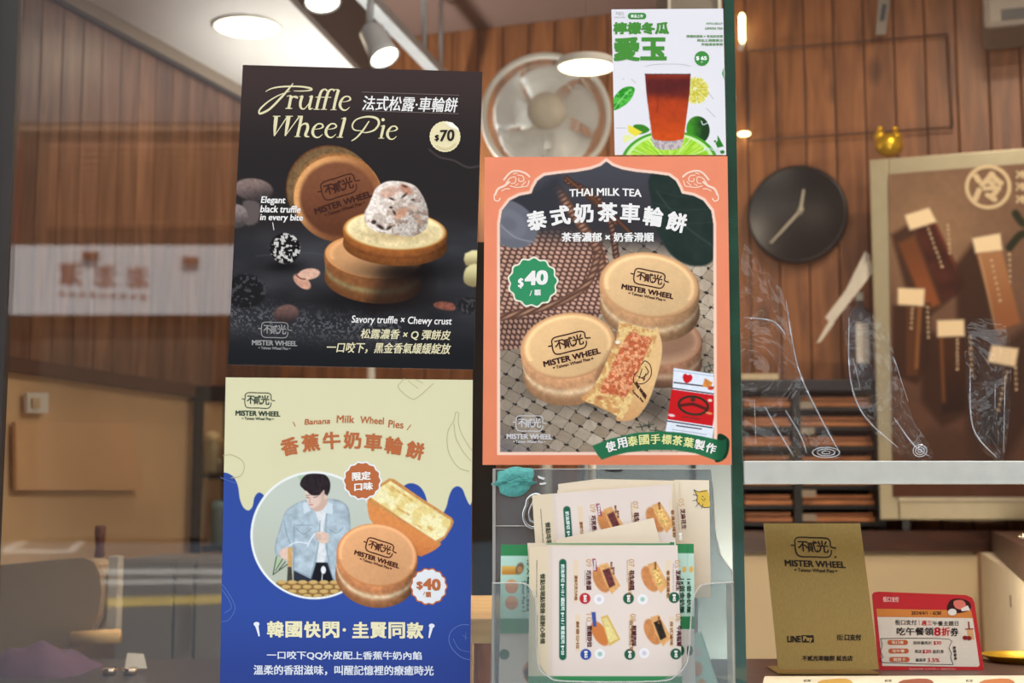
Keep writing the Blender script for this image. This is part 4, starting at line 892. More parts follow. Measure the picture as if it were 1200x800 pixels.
# scoop
e = Pol([(429, 262), (427, 250), (432, 240), (436, 230), (441, 220), (452, 213), (464, 212), (478, 214), (488, 219), (495, 229), (500, 240), (502, 252), (500, 266), (493, 273), (482, 277), (470, 276), (455, 274), (440, 271)], 4)
A.shadow(466, 276, 42, 8, .7, col=(120, 80, 40))
A.f(e, lambda X, Y, d: mix(C(232, 216, 200), C(164, 132, 112), sst(.42, .62, noise(X, Y, 5, 3)) * .75 * sst(215, 262, Y + (X - 465) * .35)) * (1.06 - .25 * sst(440, 505, X + (Y - 240) * .4) + .3 * (noise(X, Y, 2.5, 8, 2) - .5))[..., None], 1, 1.5)
for (x, y, a, b, r, c) in ((456, 225, 12, 6, -18, (208, 162, 138)), (476, 222, 9, 5, 35, (196, 132, 104)), (470, 250, 9, 5, -35, (206, 148, 116)), (484, 243, 6, 3, 10, (214, 180, 158)), (444, 258, 8, 8, 0, (196, 176, 160)), (490, 256, 7, 4, 60, (176, 142, 120))): A.f(Ell(x, y, a, b, r), c, .85, 3, tex=.2)
for (x, y, a, b, r) in ((459, 233, 3.5, 1.2, 20), (474, 229, 4, 1.3, -40), (438, 260, 3, 2.4, 0), (462, 249, 3, 1.3, 60), (474, 218, 3, 1, 20), (446, 266, 5, 2, 30), (458, 243, 2, 1.4, 0), (456, 267, 4, 1.6, -30), (484, 234, 2, 1, 0)): A.f(Ell(x, y, a, b, r), (52, 34, 30), .9, 1.6)
# truffles, almonds, nuts, cheese
A.shadow(332, 312, 24, 8, 1.6)
A.f(Ell(334, 291, 18, 18), lambda X, Y, d: mix(C(26, 23, 23), C(206, 200, 190), sst(.54, .62, noise(X, Y, 2.7, 12, 2)) * sst(20, -8, d + 18 * 0 + np.hypot(X - 340, Y - 285) - 22)), 1, 1.2)
A.f(Ell(287, 341, 25, 20), lambda X, Y, d: mix(C(30, 28, 29), C(92, 88, 90), sst(.55, .64, noise(X, Y, 3.5, 14, 2)) * .6), 1, 3)
A.f(Ell(354, 330, 12, 6.5, 38), (206, 152, 126), 1, 1.3, tex=.12); A.f(Ell(362, 321, 13, 6.5, -8), (222, 174, 148), 1, 1.3, tex=.12); A.f(Lin([(347, 322), (352, 326), (358, 327)], 1.5), (92, 52, 40), .9)
A.f(Ell(335, 368, 15, 11, -15), lambda X, Y, d: mix(C(112, 82, 74), C(50, 40, 40), sst(360, 380, Y)), 1, 2.5, tex=.15)
A.f(Pol([(545, 297), (562, 293), (562, 310), (546, 311)], 2), lambda X, Y, d: mix(C(232, 216, 158), C(150, 130, 88), sst(296, 312, Y)), 1, 2); A.f(Pol([(546, 314), (560, 310), (559, 335), (544, 331)], 3), lambda X, Y, d: mix(C(222, 208, 150), C(140, 124, 84), sst(312, 336, Y)), 1, 2)
A.f(Pol([(508, 356), (516, 353), (530, 355), (534, 361), (528, 364), (512, 361)], 2), (128, 76, 60), 1, 2, tex=.3)
A.f(Ell(550, 358, 14, 10), lambda X, Y, d: mix(C(34, 32, 33), C(70, 66, 66), sst(.5, .62, noise(X, Y, 3, 15))), .9, 3)
A.done('print', pA, S0, .0002)
CRM = (228, 214, 168)
def Z1(*p): return zz(p, 275, 85, 8)
with vec(pA, CRM, .0005, 'lettering') as g:
    st = lambda *p: g.stroke(Z1(*p), sm=8)
    st((290, 178, 6), (350, 148, 12), (450, 132, 15), (600, 130, 15), (695, 143, 19), (722, 158, 18), (690, 169, 12), (620, 173, 10), (552, 172, 6))
    st((548, 100, 8), (500, 162, 18), (430, 240, 20), (330, 340, 20), (250, 382, 20), (228, 374, 16), (245, 335, 16), (320, 268, 13), (420, 210, 10), (522, 174, 4))
    st((530, 216, 26), (518, 280, 26), (505, 340, 26)); st((488, 222, 6), (530, 214, 10)); st((476, 336, 8), (540, 336, 8)); st((520, 268, 6), (548, 228, 13), (582, 232, 24), (580, 242, 16))
    st((634, 218, 25), (616, 285, 26), (622, 330, 20), (655, 338, 10), (700, 285, 8)); st((724, 218, 26), (704, 300, 25), (702, 340, 18), (732, 334, 7)); st((606, 226, 6), (640, 216, 9)); st((697, 226, 6), (730, 216, 9))
    for dx in (0, 68): st((868 + dx, 172, 20), (846 + dx, 156, 12), (812 + dx, 178, 22), (788 + dx, 250, 26), (766 + dx, 342, 24)); st((738 + dx, 345, 7), (796 + dx, 345, 7))
    st((760, 230, 8), (905, 232, 8)); st((974, 162, 28), (948, 250, 27), (928, 344, 25)); st((898, 348, 7), (955, 348, 7)); st((936, 158, 7), (975, 160, 9))
    E_ = ((990, 276, 5), (1050, 270, 8), (1084, 252, 16), (1070, 226, 14), (1030, 228, 14), (996, 268, 24), (988, 312, 26), (1010, 346, 18), (1045, 350, 11), (1080, 322, 5))
    for dx, dy in ((0, 0), (-256, 256), (-132, 256)): st(*[(a + dx, b + dy, w) for a, b, w in E_])
    st((390, 408, 34), (380, 500, 32), (372, 592, 12)); st((372, 594, 7), (494, 412, 10)); st((508, 408, 34), (492, 500, 32), (474, 592, 12)); st((474, 594, 7), (606, 412, 11))
    for a, b in ((358, 428), (478, 546), (590, 640)): st((a, 409, 8), (b, 409, 8))
    st((626, 412, 28), (610, 500, 27), (588, 598, 26)); st((562, 600, 7), (616, 600, 7)); st((604, 525, 6), (640, 484, 14), (678, 484, 24), (684, 525, 27), (664, 588, 25), (700, 602, 7))
    st((1034, 425, 28), (1012, 515, 27), (988, 604, 26)); st((1000, 433, 6), (1040, 421, 9)); st((958, 606, 7), (1016, 606, 7))
    Z2 = lambda *p: g.stroke(zz(p, 260, 70, 3.871), sm=8)
    Z2((668, 278, 5), (640, 320, 8), (612, 352, 7), (588, 368, 4)); Z2((640, 322, 3), (602, 318, 6), (592, 296, 7), (612, 270, 6), (660, 258, 8), (702, 266, 11), (712, 290, 10), (692, 318, 8), (655, 330, 5), (632, 327, 3))
    Z2((735, 298, 12), (727, 330, 12), (722, 354, 11)); Z2((720, 302, 3), (738, 297, 4)); Z2((710, 356, 3), (736, 356, 3)); g.ell(*zz([(731, 272)], 260, 70, 3.871)[0], 1.9)
    g.stroke([(260 + (750 + (a - 985) * .45) / 3.871, 70 + (302 + (b - 225) * .46) / 3.871, w * .48 / 3.871) for a, b, w in E_], sm=8)
with vec(pA, (238, 232, 224), .0005, 'lettering') as g:
    g.t('法式松露·車輪餅', 424, 112, 537.5, 129, .25, slope=2.6, sh=3)
    g.t('Elegant', 305.5, 230, 335, 240, .25, slope=.6, sh=1.5); g.t('black truffle', 305, 240.5, 353, 248.5, .25, slope=.8, sh=1.3); g.t('in every bite', 304.5, 250.5, 355.5, 260, .25, slope=.8, sh=1.3)
    g.t('Savory truffle × Chewy crust', 411.5, 369.5, 530, 380.5, .15, slope=2.4, sh=1.5); g.stroke([(319.5, 260.5), (321, 269.5)], .8, 1)
with vec(pA, (126, 112, 104), .0005) as g: g.stroke([(424, 107.8), (538, 111.5)], .6, 1); g.stroke([(423.5, 129.6), (537.5, 133.2)], .6, 1)
with vec(pA, (226, 214, 172), .0005, 'lettering') as g:
    g.t('松露濃香 × Q 彈餅皮', 422, 385, 529, 397, .2, slope=2, sh=2.4); g.t('一口咬下，黑金香氣緩緩綻放', 382, 400.5, 529, 413, .2, slope=2, sh=2.4)
with vec(pA, (236, 220, 172), .0005, 'badge') as g: g.scallop(521.5, 160, 18, 26, .012)
with vec(pA, (250, 244, 226), .0007) as g: g.poly([(520, 143), (530, 143.5), (537, 150), (538, 153), (528, 149)])
with vec(pA, (196, 176, 124), .0007) as g: g.stroke([(521.5 + 15.5 * math.cos(a), 160 + 15.5 * math.sin(a)) for a in np.linspace(.5, 2.4, 12)], .5, 1); g.stroke([(521.5 + 13.8 * math.cos(a), 160 + 13.8 * math.sin(a)) for a in np.linspace(.6, 2.3, 12)], .4, 1)
with vec(pA, (40, 32, 30), .0009, 'lettering') as g: g.t('$', 509.5, 158, 514.5, 165.5, .35, sh=.5); g.t('70', 515.5, 152.5, 532.5, 165.5, .5, slope=-.8, sh=.8)
logo(pA, 322, 386.5, (52.5, 1.4), (-.8, 52), (150, 146, 142), S0, .0005)
logo(pA, 397, 219, (66, -21), (17, 62), (64, 32, 22), S0, .0005)

# ---------------------------------------------------------------- banana milk poster
QB = [(264.5, 442), (554, 445), (551, 812), (257.5, 808)]
pB = poster('banana_poster', QB, 'cream and blue poster with a cut wheel pie and a round photo of a man')
A = Art(QB, .8, (217, 208, 166))
A.all(lambda X, Y, c: C(218, 210, 168) * (1 + .02 * (noise(X, Y, 60) - .5))[..., None])
BL = lambda X, Y, d: mix(C(52, 77, 150), C(48, 66, 132), sst(700, 800, Y))
A.f(Pol([(250, 553), (258, 553.5), (266, 554), (274, 559), (279, 570), (281, 584), (285, 594), (291, 598), (296, 593), (298, 583), (302, 577.5), (306, 577.5), (310, 582), (314, 596), (325, 620), (430, 640), (468, 600), (470, 575), (475, 568), (483, 566), (492, 570), (498, 579), (501, 590), (504, 601), (510, 607), (517, 604), (523, 594), (526, 582), (530, 573), (536, 569.5), (542, 573), (546, 583), (551, 592), (560, 596), (562, 820), (250, 820)], 3), BL, 1, 1)
A.f(Ell(368.5, 627, 75, 75), (236, 236, 230), 1, 1); cl = Ell(368.5, 627, 72.3, 72.3); A.clip = np.clip(.5 - cl.d(A.X, A.Y), 0, 1)
A.f(Ell(368, 627, 76, 76), lambda X, Y, d: mix(C(196, 200, 184), C(184, 186, 166), sst(570, 690, Y)), 1, 1)
M = lambda *p: zz(p, 290, 550, 5)
A.f(Pol(M((290, 30), (330, 20), (310, 70))), (150, 190, 140), .7, 2)
JK = (176, 190, 196)
def jean(X, Y, d): return C(*JK) * (.84 + .30 * noise(X, Y, 7, 2))[..., None] * (1 - .12 * np.exp(-(d / 2.0) ** 2))[..., None]
A.f(Pol(M((330, 180), (250, 220), (215, 260), (190, 340), (165, 420), (160, 480), (180, 510), (250, 500), (275, 460), (270, 600), (370, 640), (420, 560), (440, 545), (500, 650), (560, 640), (600, 480), (600, 260), (560, 190), (470, 170)), 3), jean, 1, 1.2)
A.f(Pol(M((270, 590), (270, 650), (300, 665), (520, 670), (500, 640), (470, 545), (405, 545), (370, 640))), (48, 52, 62), 1, 1.5)
A.f(Pol(M((395, 240), (440, 200), (475, 190), (460, 260), (445, 340), (460, 500), (452, 545), (405, 545), (420, 420), (425, 330))), (222, 222, 220), 1, 1.5, tex=.06)
A.f(Pol(M((400, 545), (455, 545), (500, 640), (500, 662), (430, 665), (380, 640))), (30, 30, 36), 1, 1.5)
for p in (((425, 300), (418, 420), (390, 560), (370, 635)), ((470, 200), (460, 330), (470, 500), (500, 640)), ((275, 320), (270, 460), (270, 600)), ((215, 300), (230, 380), (250, 430))): A.f(Lin(M(*p), 1.1), (126, 142, 154), .8, 1.2)
for p in (((285, 345), (330, 378), (375, 345)), ((480, 350), (520, 372), (560, 340)), ((283, 325), (380, 325)), ((280, 590), (330, 612), (368, 630))): A.f(Lin(M(*p), .8), (120, 138, 150), .8, 1)
A.f(Pol(M((325, 195), (345, 190), (372, 240), (330, 262))), (206, 216, 220), 1, 1.2); A.f(Pol(M((470, 190), (500, 200), (500, 262), (455, 255))), (206, 216, 220), 1, 1.2)
SKN = (222, 190, 170)
A.f(Pol(M((375, 190), (455, 165), (470, 190), (440, 235), (400, 245), (375, 225)), 3), (206, 172, 152), 1, 1.5)
A.f(Pol(M((338, 120), (345, 165), (352, 195), (366, 218), (384, 226), (408, 214), (436, 185), (452, 150), (450, 100), (350, 95)), 4), lambda X, Y, d: mix(C(226, 196, 178), C(196, 160, 142), sst(372, 382, X)), 1, 1.2)
A.f(Pol(M((308, 90), (318, 55), (345, 30), (395, 18), (440, 24), (475, 50), (486, 95), (476, 140), (455, 158), (450, 120), (436, 132), (420, 150), (395, 152), (370, 148), (350, 128), (336, 122), (326, 112)), 4), lambda X, Y, d: C(44, 36, 38) * (.8 + .5 * noise(X * 1.6, Y, 4, 3))[..., None], 1, 1)
for p, w, c in ((((345, 162), (362, 166)), .7, (60, 44, 42)), (((388, 164), (410, 158)), .7, (60, 44, 42)), (((370, 168), (362, 190), (372, 194)), .6, (170, 130, 112)), (((362, 206), (382, 206)), 1.0, (176, 96, 92)), (((343, 150), (362, 152)), .6, (50, 38, 38)), (((386, 150), (412, 146)), .6, (50, 38, 38))): A.f(Lin(M(*p), w), c, .9, .8)
A.f(Ell(290 + 456 / 5, 550 + 160 / 5, 1.8, 3), SKN, 1, 1)
A.f(Pol(M((185, 490), (205, 462), (240, 458), (262, 480), (262, 515), (235, 530), (205, 520)), 3), SKN, 1, 1, tex=.06); A.f(Pol(M((400, 372), (425, 365), (470, 372), (478, 410), (465, 430), (425, 428), (405, 400)), 3), SKN, 1, 1, tex=.06)
for y in (382, 394, 406): A.f(Lin(M((405, y), (430, y + 3)), .6), (176, 136, 116), .8, .8)
for y in (476, 490, 502): A.f(Lin(M((240, y), (262, y + 2)), .6), (176, 136, 116), .8, .8)
A.f(Lin(M((245, 445), (290, 425), (350, 432)), 1.0), (236, 238, 238), 1, 1); A.f(Lin(M((395, 375), (370, 410), (350, 450)), 1.2), (236, 238, 238), 1, 1)
A.f(Pol(M((238, 455), (262, 455), (260, 570), (236, 570))), (206, 160, 100), 1, 1, tex=.1); A.f(Pol(M((236, 570), (258, 570), (266, 680), (230, 686))), (70, 66, 58), 1, 1.2, tex=.2)
for p in (((170, 510), (150, 615)), ((150, 615), (235, 555)), ((205, 525), (165, 590)), ((222, 540), (185, 585))): A.f(Lin(M(*p), 1.0), (40, 66, 44), 1, 1)
A.f(Pol(M((172, 515), (195, 530), (165, 590))), (160, 196, 130), .6, 1)
A.f(Lin(M((445, 575), (440, 600), (436, 650)), 1.0), (226, 226, 222), 1, 1); A.f(Ell(290 + 445 / 5, 550 + 588 / 5, 3, 4.6), (232, 232, 230), 1, 1)
A.f(Pol(M((180, 672), (250, 655), (520, 665), (560, 700), (520, 760), (200, 760))), (206, 204, 150), 1, 1.5)
for r in range(4):
    for q in range(7):
        x, y = 290 + (200 + q * 62 + (r % 2) * 26) / 5, 550 + (662 + r * 27) / 5
        A.f(Ell(x, y + 1.8, 6.4, 3.6), (64, 60, 48), 1, 1); A.f(Ell(x, y + .8, 6.2, 3.2), (150, 108, 60), 1, 1); A.f(Ell(x, y - .6, 5.2, 2.3), (204, 168, 104), 1, 1)
A.clip = None
# cut half behind
H = lambda *p: zz(p, 400, 540, 4.44)
A.f(Pol(H((135, 200), (150, 215), (300, 300), (480, 405), (500, 420), (520, 430), (490, 460), (430, 490), (395, 490), (300, 400), (170, 330), (140, 270)), 2), lambda X, Y, d: mix(C(222, 140, 78), C(190, 106, 56), sst(600, 650, Y - (X - 430) * .3)), 1, 1.2, tex=.06)
A.f(Pol(H((132, 190), (160, 150), (250, 90), (275, 95), (420, 195), (575, 295), (586, 315), (575, 345), (540, 400), (500, 435), (480, 412), (300, 300), (145, 215)), 1), (206, 142, 78), 1, 1.2, tex=.1)
A.f(Pol(H((150, 188), (180, 150), (255, 103), (415, 210), (570, 308), (566, 335), (535, 390), (490, 415), (300, 290)), 1), lambda X, Y, d: mix(C(232, 206, 132), C(244, 230, 176), sst(.35, .65, noise(X, Y, 9, 3))) * (.92 + .16 * noise(X, Y, 2, 4))[..., None], 1, 1.5)
for x, y in ((270, 140), (300, 160), (330, 178), (262, 150), (320, 262), (345, 275), (405, 340), (300, 250), (360, 200), (460, 350)): A.f(Ell(400 + x / 4.44, 540 + y / 4.44, 3.2, 1.2, 35), (206, 150, 78), .7, 1.5)
A.pie(442, 650, 47, 36.5, 25, 8, (222, 162, 112), (206, 134, 82), (196, 128, 82), (240, 216, 176), dirv=(-.06, 1), seed=5, edge=.07)
A.done('print', pB, S0, .0002)
BR = (186, 104, 60)
with vec(pB, (236, 236, 230), .0004) as g: g.scallop(424.5, 563, 22.5, 14, .035)
with vec(pB, BR, .0006, 'badge') as g: g.scallop(424.5, 563, 20.5, 14, .035)
with vec(pB, (240, 234, 222), .0008, 'lettering') as g: g.t('限定', 413, 553.5, 434, 563, .5, slope=-1.4); g.t('口味', 415.5, 566, 436.5, 575, .5, slope=-1.4)
with vec(pB, BR, .0004) as g: g.scallop(502.5, 687, 21.5, 14, .035)
with vec(pB, (226, 226, 224), .0006, 'badge') as g: g.scallop(502.5, 687, 19.8, 14, .035)
with vec(pB, BR, .0008, 'lettering') as g: g.t('$', 488.5, 681, 495, 690.5, .5, slope=.5); g.t('40', 496.5, 677.5, 515.5, 690, .9, slope=1.6); g.stroke([(496, 697), (498, 693)], .7, 1); g.t('顆', 499, 693.5, 505, 699.5, .25)
with vec(pB, BR, .0005, 'lettering') as g:
    for i, s in enumerate('香蕉牛奶車輪餅'):
        c = [(339.5, 523), (364, 518.5), (388.5, 516), (413, 515.5), (437.5, 518), (461.5, 522), (486.5, 527.5)][i]; r = math.radians([-11, -7, -3, 1, 4, 8, 12][i]); h = 9.7
        ux, uy = np.array([math.cos(r), math.sin(r)]) * h, np.array([-math.sin(r), math.cos(r)]) * h; c = np.array(c); g.text(s, c - ux - uy, c + ux - uy, c - ux + uy, bold=.75)
    for s, x0, x1_, y0, y1, sl in (('Banana', 357, 387.5, 491, 497.5, -1.4), ('Milk', 394.5, 415.5, 486.5, 495, .3), ('Wheel', 422, 450, 487.5, 495.5, 1.6), ('Pies', 455, 473, 492, 500.5, 1.4)): g.t(s, x0, y0, x1_, y1, .18, slope=sl, sh=.6)
    g.stroke([(343.5, 494), (346, 499.5)], .9, 1); g.stroke([(481.5, 497.5), (477, 503.5)], .9, 1)
logo(pB, 302.5, 469, (52, 1.2), (-.8, 52), (40, 62, 50), S0, .0005)
logo(pB, 445, 641.5, (52, 16.5), (-11, 46), (74, 34, 20), S0, .0005, True, .024)
CB = (232, 222, 180)
with vec(pB, CB, .0005, 'lettering') as g:
    for i, s in enumerate('韓國快閃·圭賢同款'):
        x = [322.6, 344.2, 366, 388, 403.5, 422.5, 443.5, 465, 486.5][i]; y = 737 + (x - 322) * .009
        if s == '·': g.ell(x, y, 2)
        else: g.t(s, x - 9, y - 9, x + 9, y + 9, .75)
WB = (214, 216, 222)
with vec(pB, WB, .0005, 'lettering') as g:
    g.t('一口咬下QQ外皮配上香蕉牛奶內餡', 313, 762.5, 494, 772.5, .28, slope=.8); g.t('溫柔的香甜滋味，叫醒記憶裡的療癒時光', 297.5, 779, 508, 790.5, .28, slope=.8)
with vec(pB, (226, 226, 232), .0005) as g:
    for s in (0, 1):
        f = (lambda x: x) if not s else (lambda x: 806.5 - x); dy = 2 * s
        g.ell(f(300.6), 731 + dy, 3.4, 2.6); g.poly([(f(299), 733 + dy), (f(303), 733 + dy), (f(304.5), 745 + dy), (f(303), 745.5 + dy)][::1])
with vec(pB, (186, 178, 130), .0004) as g:
    for p in ([(538, 484), (534, 483), (532, 492), (525, 505), (524, 520), (528, 535), (538, 548), (550, 552)], [(538, 484), (537, 494), (541, 508), (549, 522), (553.5, 528)], [(532, 496), (534, 512), (542, 528), (552, 540)], [(466, 452), (474, 443)], [(466, 452), (470, 458), (482, 467), (490, 465), (508, 449)], [(478, 446), (490, 455)], [(486, 444), (496, 449)]): g.stroke(p, .7)
    g.stroke([(260.5, 534), (272, 533), (284, 540), (286, 550), (281, 558), (270, 560)], .7)
with vec(pB, (96, 120, 184), .0004) as g:
    g.stroke([(260, 684), (266, 692), (274, 706), (275, 715), (268, 726), (259, 728)], .7); g.stroke([(260, 690), (268, 702), (271, 712), (263, 718)], .7); g.stroke([(258, 559), (268, 563), (276, 566)], .6)
    g.stroke([(550, 732), (540, 732), (530, 738), (526, 748), (530, 760), (541, 770), (552, 773)], .8); g.stroke([(551, 764), (538, 760), (531, 748)], .6); g.stroke([(542, 744), (548, 748)], .5); g.stroke([(546, 740), (545, 750)], .5)

# ---------------------------------------------------------------- thai milk tea poster
QC = [(568, 184), (852.5, 183), (857.5, 544.5), (565.5, 544.5)]
pC = poster('milk_tea_poster', QC, 'orange-bordered poster with wheel pies on woven bamboo and a red tea bag', PL(-.0022), .0007)
A = Art(QC, .8, (236, 140, 102))
A.all(lambda X, Y, c: mix(C(238, 140, 104), C(228, 132, 94), sst(200, 540, Y)) * (1 + .04 * (noise(X, Y, 30) - .5))[..., None])
hp = [(583.5, 532), (583.5, 262), (586, 246), (596, 233), (608, 227), (621, 224.5), (623, 219), (628, 210), (637, 203.5), (655, 201), (675, 199), (692, 196), (703, 192), (710.5, 186)]
PT = hp + [(1421.5 - x + (y - 186) * .004, y) for x, y in hp[::-1][1:]]
A.f(Pol(PT), (248, 206, 182), 1, 1, ); sh = Pol(PT); A.f(sh, (248, 206, 182), 1, 1)
inn = sh; dI = inn.d(A.X, A.Y); A.C[:] = mix(A.C, C(248, 206, 182), np.clip(.5 - (dI - 1.0), 0, 1)); A.clip = np.clip(.5 - (dI + 2.6), 0, 1)
full = Pol([(560, 180), (865, 180), (865, 550), (560, 550)])
def mat_(X, Y, d):
    """woven bamboo strips, in the slanted plane of the table"""
    u = (X * .86 + Y * .70) / 17.0; v = (-X * .62 + Y * 1.15) / 17.0
    iu, iv = np.floor(u), np.floor(v); fu, fv = u - iu, v - iv; k = ((iu + iv) % 2 == 0)
    e = np.where(k, np.minimum(fv, 1 - fv), np.minimum(fu, 1 - fu)); tone = LAT[(iu.astype(int) * 7 + iv.astype(int) * 3) % 256, (iv.astype(int) * 5) % 256]
    c = mix(C(196, 178, 156), C(150, 130, 106), tone * .6 + .3 * k); c = c * (.94 + .16 * noise(np.where(k, X, Y) * .3, np.where(k, Y, X), 3, 2))[..., None]
    c = mix(c, C(70, 60, 54), (1 - sst(.0, .07, e)) * .8); cn = (np.minimum(fu, 1 - fu) < .16) & (np.minimum(fv, 1 - fv) < .13) & (LAT[iu.astype(int) % 256, iv.astype(int) % 256] > .25)
    c = mix(c, C(48, 42, 40), cn * .95); c = c * mix(np.ones(3) * .80, np.ones(3) * 1.02, sst(600, 800, X + (Y - 400) * .2)); return mix(c, C(86, 84, 98), sst(40, 140, (Y - 430) - (X - 583) * .75) * .9)
A.f(full, mat_, 1, 1)
def weave(X, Y, d):
    th = np.arctan2((Y - 318) * 1.6, X - 600); r = np.hypot(X - 600, (Y - 318) * 1.6)
    u = (X * .35 - Y * .94) / 5.2 + .0 * r; v = (X * .94 + Y * .30) / 7.0; iv = np.floor(v); fu = (u + .5 * (iv % 2)) % 1; fv = v % 1
    h = np.sin(fu * math.pi) * np.sin(np.clip(fv * 1.1, 0, 1) * math.pi) ** .5
    return mix(C(74, 48, 42), C(206, 160, 136), np.clip(h * 1.15, 0, 1)) * (.92 + .16 * noise(X, Y, 8))[..., None]
A.f(Pol([(575, 290), (610, 270), (650, 262), (700, 262), (712, 300), (722, 350), (700, 372), (640, 400), (575, 412)]), weave, 1, 2)
A.f(Pol([(575, 372), (620, 372), (700, 362), (700, 384), (640, 404), (575, 412)]), lambda X, Y, d: weave(X * 1.3, Y * .8, d) * .86, 1, 2)
A.f(full, lambda X, Y, d: mix(C(74, 72, 78), C(58, 54, 56), sst(190, 270, Y + (X - 700) * .05)), lambda X, Y: sst(296, 262, Y + np.where(X < 660, (660 - X) * .12, -(X - 660) * .10)) * 1.0, 1)
def rim(pts, w, c0=(178, 134, 108), c1=(92, 62, 50), per=5.0, al=1.):
    sh_ = Lin(pts, w); L = np.linspace(0, 1, 2)
    A.f(sh_, lambda X, Y, d: mix(C(*c1), C(*c0), (.5 + .5 * np.sin((X * .5 + Y * .9) * 2 * math.pi / per)) * sst(0, -w * .45, d)), al, 1.5)
rim([(652, 222), (680, 262), (700, 292), (708, 330), (712, 362)], 12, per=5.5); rim([(664, 212), (700, 232), (716, 262), (722, 300)], 8, (150, 110, 88), (70, 48, 42))
rim([(585, 372), (630, 362), (665, 350), (690, 330), (700, 300)], 9, per=6)
A.f(Pol([(583, 200), (622, 224), (655, 205), (655, 250), (640, 268), (612, 268), (583, 250)], 3), (54, 54, 58), .9, 12)
A.f(Ell(596, 262, 36, 26, 30), lambda X, Y, d: mix(C(106, 106, 112), C(140, 138, 142), sst(-1, 1, np.sin(d / 3.0)) * .3), 1, 2.5); A.f(Lin([(585, 262), (604, 278), (628, 284)], 1.5), (170, 168, 170), .6, 2)
A.f(Pol([(762, 205), (800, 203), (822, 222), (838, 240), (838, 300), (815, 312), (788, 300), (770, 270), (764, 240)], 4), lambda X, Y, d: mix(C(46, 58, 52), C(34, 46, 40), noise(X, Y, 12)), 1, 3); A.f(Lin([(770, 225), (800, 262), (838, 290)], 1.5), (66, 80, 70), .7, 2)
for y in (222, 238, 254): A.f(Lin([(768, y), (795, y + 8), (835, y + 6)], .8), (58, 72, 64), .6, 2)
for p in ([(664, 208), (700, 240), (722, 262)], [(690, 228), (728, 262), (740, 275)]): A.f(Lin(p, 5), lambda X, Y, d: mix(C(122, 78, 54), C(72, 46, 36), sst(-3, 0, d)), .9, 2)
A.shadow(800, 424, 40, 18, .9); 
TP, RM, SD, CRs = (222, 176, 128), (204, 150, 104), (200, 144, 104), (236, 204, 160)
A.pie(772, 398, 50, 30, 26, 4, (214, 168, 130), (196, 142, 108), (176, 124, 92), (216, 180, 142), dirv=(.0, 1), seed=7)
A.f(Ell(772, 396, 52, 24, 4), (90, 56, 44), .5, 14)
A.pie(761, 334, 58, 38, 28, 8, (228, 186, 134), RM, (196, 146, 102), CRs, dirv=(.02, 1), seed=8)
A.f(Ell(772, 404, 49, 22, 4), lambda X, Y, d: C(206, 158, 124) * 1.0, lambda X, Y: .0 * X, 1)
A.shadow(700, 468, 70, 14, 1.3, 10, (30, 24, 22)); A.shadow(770, 470, 30, 26, 1.0, 60, (30, 24, 22))
A.pie(666, 405, 55.5, 38.5, 31, -8, (230, 186, 132), RM, (204, 150, 106), CRs, dirv=(.10, 1), seed=9)
A.f(Pol([(700, 440), (722, 400), (728, 385), (735, 400), (705, 470)], 3), (80, 50, 38), .45, 9)
# torn-open half
A.f(Pol([(768, 384), (773, 392), (776, 406), (774, 425), (768, 448), (760, 470), (750, 485), (740, 492), (730, 493), (722, 490), (735, 460), (752, 425)], 3), lambda X, Y, d: mix(C(232, 188, 130), C(210, 158, 104), sst(440, 492, Y)), 1, 1.2, tex=.04)
A.f(Pol([(726, 376), (740, 380), (758, 385), (771, 389), (768, 400), (758, 425), (746, 452), (736, 480), (729, 491), (715, 483), (700, 476), (683, 469), (681, 465), (692, 458), (703, 440), (712, 420), (722, 398)], 1), lambda X, Y, d: mix(C(232, 196, 130), C(206, 150, 92), sst(.40, .60, noise(X, Y, 5, 4))) * (.9 + .2 * noise(X, Y, 1.8, 3))[..., None], 1, 1.5)
A.f(Pol([(733, 396), (742, 388), (752, 394), (764, 396), (757, 414), (746, 440), (733, 466), (722, 462), (703, 460), (712, 440), (722, 418)], 2), lambda X, Y, d: mix(C(186, 96, 60), C(226, 156, 110), sst(.4, .62, noise(X * 1.2, Y, 4, 11, 4))) * (.85 + .35 * noise(X, Y, 1.6, 5, 2))[..., None], 1, 2.5)
for x, y, r in ((724, 402, 3.2), (716, 424, 2), (694, 458, 3), (703, 466, 3.4), (700, 452, 2), (727, 384, 2), (690, 464, 2)): A.f(Ell(x, y, r, r * .8), (178, 104, 66) if r > 3 else (214, 160, 104), .85, 1.5)
A.f(Ell(724, 401, 3, 2.2), (244, 228, 196), 1, 1)
for x, y in ((832, 428), (826, 436), (836, 440), (760, 498), (768, 504), (752, 500), (775, 510), (745, 524), (782, 514)):
    for k in range(4): a = k * 1.7 + x; A.f(Lin([(x, y), (x + 6 * math.cos(a), y + 4 * math.sin(a))], 1.5), (62, 70, 58), .85, 1.2)
